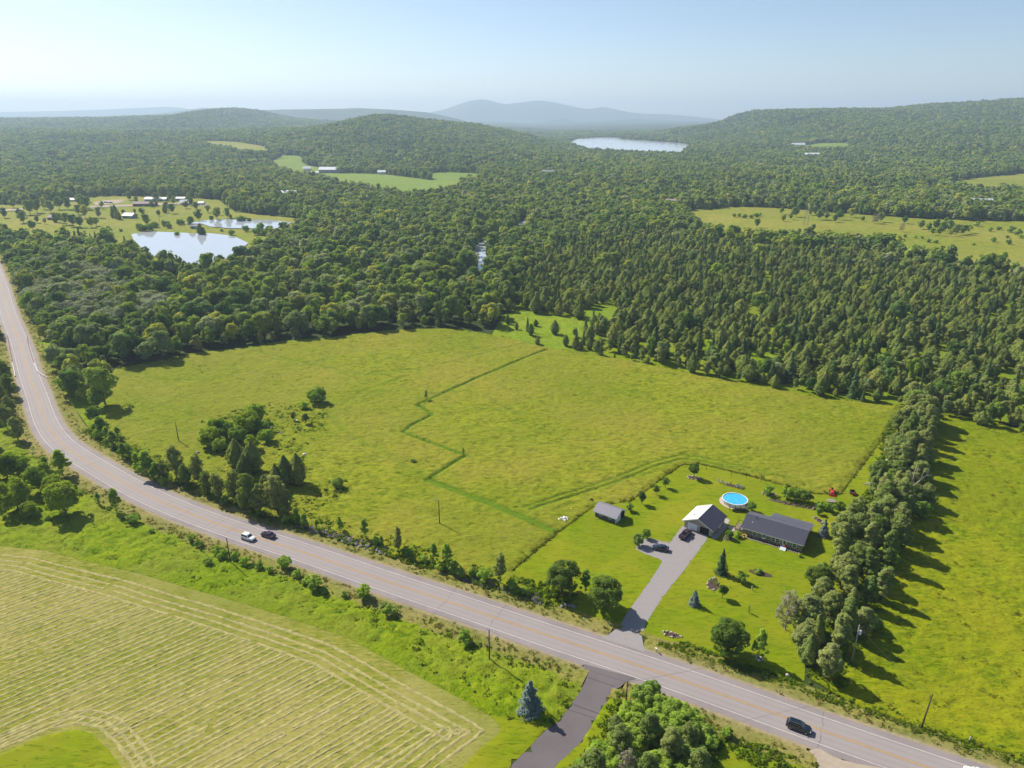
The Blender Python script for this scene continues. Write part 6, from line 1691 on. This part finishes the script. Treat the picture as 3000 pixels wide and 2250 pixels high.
# stones in the meadow
def pile(px, py, n, r, label, mat='rock_pale', seed=0, size=1.0):
    p = at(px, py); t = thing('stone_pile', label, 'stone pile', (p[0], p[1], 0.1))
    q = random.Random(seed)
    for k in range(n):
        me = fast_mesh('stone', *stone(seed * 17 + k, q.uniform(0.6, 1.4) * size), mat)
        s = link('stone', me, t); a = q.uniform(0, 6.28); u_ = math.sqrt(q.random()) * r
        s.location = (math.cos(a) * u_, math.sin(a) * u_ * 0.7, max(0, 0.5 - u_ / r * 0.5) * size); s.rotation_euler = (q.uniform(-.3, .3), q.uniform(-.3, .3), q.uniform(0, 6))
pile(785, 1258, 9, 2.2, 'pale stone heap beside the meadow thicket', 'rock', 1, 1.3)
pile(685, 1277, 10, 2.0, 'pale stones showing between the thicket bushes', 'rock_pale', 2, 1.2)
pile(826, 1270, 5, 1.6, 'flat grey stones right of the stone heap', 'rock', 3, 1.2)
pile(1651, 1523, 16, 1.6, 'white and grey rubble heap by the mown path near the shed', 'white_plastic', 4, 0.9)
pile(1672, 1494, 6, 0.9, 'small yellowish heap in the grass behind the rubble heap', 'yellow_plastic', 5, 0.6)
for k, (a, b, s, lab) in enumerate(((624, 1250, 2.6, 'big violet grey boulder at the top of the thicket'), (581, 1330, 1.8, 'brown boulder in the grass left of the thicket'), (2307, 1981, 1.0, 'small pale rock on the lawn by the road'), (1732, 1468, 1.6, 'dark fire pit stone left of the shed'), (892, 1335, 1.6, 'long white stone in the meadow right of the thicket'), (871, 1234, 1.2, 'round white stone under the leaning thorn tree'))):
    p = at(a, b); o = link('boulder', fast_mesh('boulder', *stone(70 + k, s), ['rock', 'rock', 'rock_pale', 'mulch', 'white_plastic', 'white_plastic'][k])); o.location = (p[0], p[1], 0.15); tag(o, lab, 'rock')

# ------------------------------------------------------------------ poles, cables, rails, small road things
def upole(px, py, h, label, lean=(0, 0), arm=True, transformer=False, mat='pole_wood', rz=0.7, lamp=False):
    p = at(px, py, 0.1)
    t = thing('utility_pole', label, 'pole', (p[0], p[1], 0.0), rz)
    t.rotation_euler = (lean[0], lean[1], rz)
    MB().tube((0, 0, -0.3), (0, 0, h), 0.17, 0.11, 10).build('shaft', mat, t, True)
    if arm:
        MB().box(-0.06, 0.06, -0.75, 0.75, h - 0.5, h - 0.38).build('crossarm', mat, t)
        for y in (-0.65, 0.0, 0.65): MB().lathe([(0.05, 0), (0.07, 0.08), (0.04, 0.18), (0.001, 0.2)], 8, (0, y, h - 0.38 if y else h)).build('insulator', 'trim_white', t)
    if transformer:
        MB().lathe([(0.001, 0), (0.27, 0), (0.27, 0.85), (0.2, 0.95), (0.001, 0.97)], 14, (0.42, 0, h - 2.3)).build('transformer', 'trim_white', t)
        MB().box(0.1, 0.2, -0.08, 0.08, h - 2.2, h - 1.6).build('bracket', 'steel', t)
    if lamp:
        MB().tube((0, 0, h - 0.3), (0, 1.1, h + 0.1), 0.04).build('lamp_arm', 'steel', t); MB().box(-0.12, 0.12, 0.9, 1.5, h + 0.05, h + 0.18).build('lamp_head', 'steel', t)
    return np.array((p[0], p[1])), h
P1 = upole(676, 1652, 8.2, 'dark utility pole on the near verge below the white car', arm=False)
P2 = upole(1434, 1937, 8.6, 'dark utility pole on the near verge above the side road corner', arm=False)
P3 = upole(1831, 2098, 8.8, 'utility pole at the road corner beside the tree clump', arm=False)
P4 = upole(2699, 2133, 8.6, 'leaning dark utility pole on the far verge at lower right', lean=(0.0, 0.05), arm=False, rz=0)
P5 = upole(2494, 1945, 10.5, 'pale utility pole with transformer at the end of the hedgerow', transformer=True, mat='pole_wood_grey', arm=False, rz=-0.3)
P6 = upole(2323, 1814, 7.0, 'thin grey pole standing by the half bare tree on the lawn', mat='pole_wood_grey', arm=False)
P7 = upole(1288, 1538, 8.4, 'single pole with lamp arm in the meadow above the road', arm=False, lamp=True, rz=1.4)
P8 = upole(524, 1294, 8.0, 'thin dark pole in the meadow beyond the road bend', arm=False)
P9 = (at(-230, 1300, 0.1), 9.0)
upole(469, 657, 12, 'dark pole on the pasture above the ponds', arm=False)
def cable(a, b, za, zb, sag, label, r=0.022):
    m = MB(); n = 18; prev = None
    for k in range(n + 1):
        s = k / n
        q = (a[0] * (1 - s) + b[0] * s, a[1] * (1 - s) + b[1] * s, za * (1 - s) + zb * s - sag * 4 * s * (1 - s))
        if prev: m.tube(prev, q, r, n=4, cap=False)
        prev = q
    tag(m.build('power_cable', 'cable_black'), label, 'cable')
E1 = at(2560, 2480, 0.0)
cable(P9[0], P1[0], 9.0, 8.1, 1.2, 'overhead cable coming from the left to the pole below the white car')
cable(P1[0], P2[0], 8.1, 8.5, 1.3, 'overhead cable along the near verge between the two dark poles')
cable(P1[0], P2[0], 7.2, 7.5, 1.5, 'lower overhead cable along the near verge between the two dark poles')
cable(P2[0], P3[0], 8.5, 8.7, 0.8, 'overhead cable from the near verge pole to the road corner pole')
cable(P3[0], E1, 8.7, 8.5, 1.2, 'overhead cable from the road corner pole towards the lower right')
cable(P3[0], P5[0], 8.7, 10.2, 1.2, 'overhead cable crossing the road to the transformer pole')
cable(P5[0], P4[0], 10.2, 8.5, 0.9, 'overhead cable from the transformer pole to the leaning pole')
cable(P5[0], P6[0], 9.0, 6.9, 0.5, 'service cable from the transformer pole to the thin grey pole')
# pylon on the right pasture
p = at(2360, 662); t = thing('pylon', 'two legged power pylon on the right pasture', 'pylon', (p[0], p[1], float(terrain(*p))), 0.2)
for s in (-1, 1): MB().tube((s * 2.2, 0, 0), (s * 2.0, 0, 20), 0.28, 0.2).build('leg', 'pole_wood_grey', t)
MB().box(-5, 5, -0.15, 0.15, 17.3, 17.7).build('crossarm', 'pole_wood_grey', t)
MB().tube((-2.1, 0, 9), (2.05, 0, 16), 0.12).tube((2.1, 0, 9), (-2.05, 0, 16), 0.12).build('brace', 'pole_wood_grey', t)

def guardrail(pts, mat, label):
    l = resample(np.array([at(a, b, ROAD_Z) for a, b in pts]), 2.0)
    t = thing('guardrail', label, 'guardrail', (l[0][0], l[0][1], 0.0))
    m = MB()
    for k in range(len(l) - 1):
        a, b = l[k] - l[0], l[k + 1] - l[0]
        d = (b - a) / np.linalg.norm(b - a); n_ = np.array((-d[1], d[0])) * 0.05
        m.add([(*(a - n_), 0.65), (*(b - n_), 0.65), (*(b + n_), 0.65), (*(a + n_), 0.65), (*(a - n_), 1.0), (*(b - n_), 1.0), (*(b + n_), 1.0), (*(a + n_), 1.0)], [(0, 1, 5, 4), (1, 2, 6, 5), (2, 3, 7, 6), (3, 0, 4, 7), (4, 5, 6, 7)])
    m.build('rail', mat, t)
    for k in range(0, len(l), 2):
        a = l[k] - l[0]
        MB().box(a[0] - 0.09, a[0] + 0.09, a[1] - 0.09, a[1] + 0.09, -0.1, 0.99).build('post', 'pole_wood_grey', t)
guardrail([(22, 985), (28, 1020), (36, 1062)], 'rust_steel', 'rusty bridge rail on the left side of the road')
guardrail([(36, 1064), (44, 1095), (46, 1108)], 'steel', 'pale guardrail below the left bridge rail')
guardrail([(78, 985), (86, 1022), (100, 1064)], 'rust_steel', 'rusty bridge rail on the right side of the road')
guardrail([(100, 1066), (110, 1090), (122, 1100), (142, 1110)], 'steel', 'pale guardrail curving away from the right bridge rail')
p = at(1922, 1912, 0.1); t = thing('mailbox', 'roadside mailbox with red flag right of the driveway mouth', 'mailbox', (p[0], p[1], 0.1), 0.5)
MB().box(-0.06, 0.06, -0.06, 0.06, -0.2, 1.05).build('post', 'pole_wood', t); MB().prism([(-0.14, 1.05), (0.14, 1.05), (0.14, 1.22), (0.08, 1.32), (-0.08, 1.32), (-0.14, 1.22)], -0.3, 0.3).build('box', 'white_plastic', t); MB().box(0.145, 0.165, 0.0, 0.08, 1.15, 1.42).build('flag', 'red_paint', t)
for a, b, lab in ((1710, 1822, 'white marker post on the far verge left of the driveway'), (1904, 2018, 'white marker post at the road edge by the corner clump'), (2839, 2172, 'white marker post on the far verge at lower right'), (2202, 1728, 'small white stake on the lawn at the tip of the spruce shadow')):
    p = at(a, b, 0.1); t = thing('marker_post', lab, 'post', (p[0], p[1], 0.05))
    MB().box(-0.09, 0.09, -0.05, 0.05, -0.1, 1.2).build('shaft', 'trim_white', t); MB().box(-0.16, 0.16, -0.075, -0.052, 0.85, 1.15).build('plate', 'trim_white', t)

# the dead tree in the hedgerow
p = at(2655, 1485); t = thing('dead_tree', 'bare dead tree with pale forked branches rising from the hedgerow', 'tree', (p[0], p[1], 0))
m = MB(); m.tube((0, 0, -0.2), (0.1, 0, 7), 0.42, 0.28, 9).tube((0.1, 0, 7), (0.3, 0, 14), 0.28, 0.05, 7).build('trunk', 'dead_wood', t, True)
for a_, b_, r_ in (((0.05, 0, 6.5), (4.4, -0.3, 11.8), 0.2), ((2.2, -0.15, 9.1), (3.4, 0.5, 13.0), 0.11), ((3.4, -0.2, 10.6), (5.4, -0.6, 11.4), 0.08), ((0, 0, 5.0), (3.0, 0.4, 6.2), 0.13), ((3.0, 0.4, 6.2), (4.6, 0.6, 7.0), 0.07), ((0.15, 0, 8.5), (-1.3, 0.3, 12.6), 0.12), ((-0.6, 0.15, 10.5), (-1.6, 0.6, 13), 0.06),
                   ((0, 0, 4.2), (-1.4, -0.4, 7.5), 0.12), ((0.2, 0, 10.5), (1.2, 0.2, 13.4), 0.07), ((1.2, -0.05, 7.9), (2.4, -0.8, 10), 0.08), ((3.9, -0.25, 11.2), (4.3, 0.1, 13.2), 0.06)):
    MB().tube(a_, b_, r_, r_ * 0.3, 6).build('branch', 'dead_wood', t, True)

# ------------------------------------------------------------------ haze over the land
hz = MB().box(-17600, 17600, -17600, 17600, -12, 420).build('haze', 'forest_floor')
m = bpy.data.materials.new('haze_air'); m.use_nodes = True
n = m.node_tree.nodes; l = m.node_tree.links
n.remove(n['Principled BSDF'])
pv = n.new('ShaderNodeVolumePrincipled')
pv.inputs['Color'].default_value = (0.62, 0.81, 1.0, 1)
pv.inputs['Density'].default_value = 1.2e-4
pv.inputs['Anisotropy'].default_value = 0.2
l.new(pv.outputs[0], n['Material Output'].inputs['Volume'])
hz.data.materials.clear(); hz.data.materials.append(m)
tag(hz, 'thin blue summer haze over the whole valley', None, None, 'stuff')
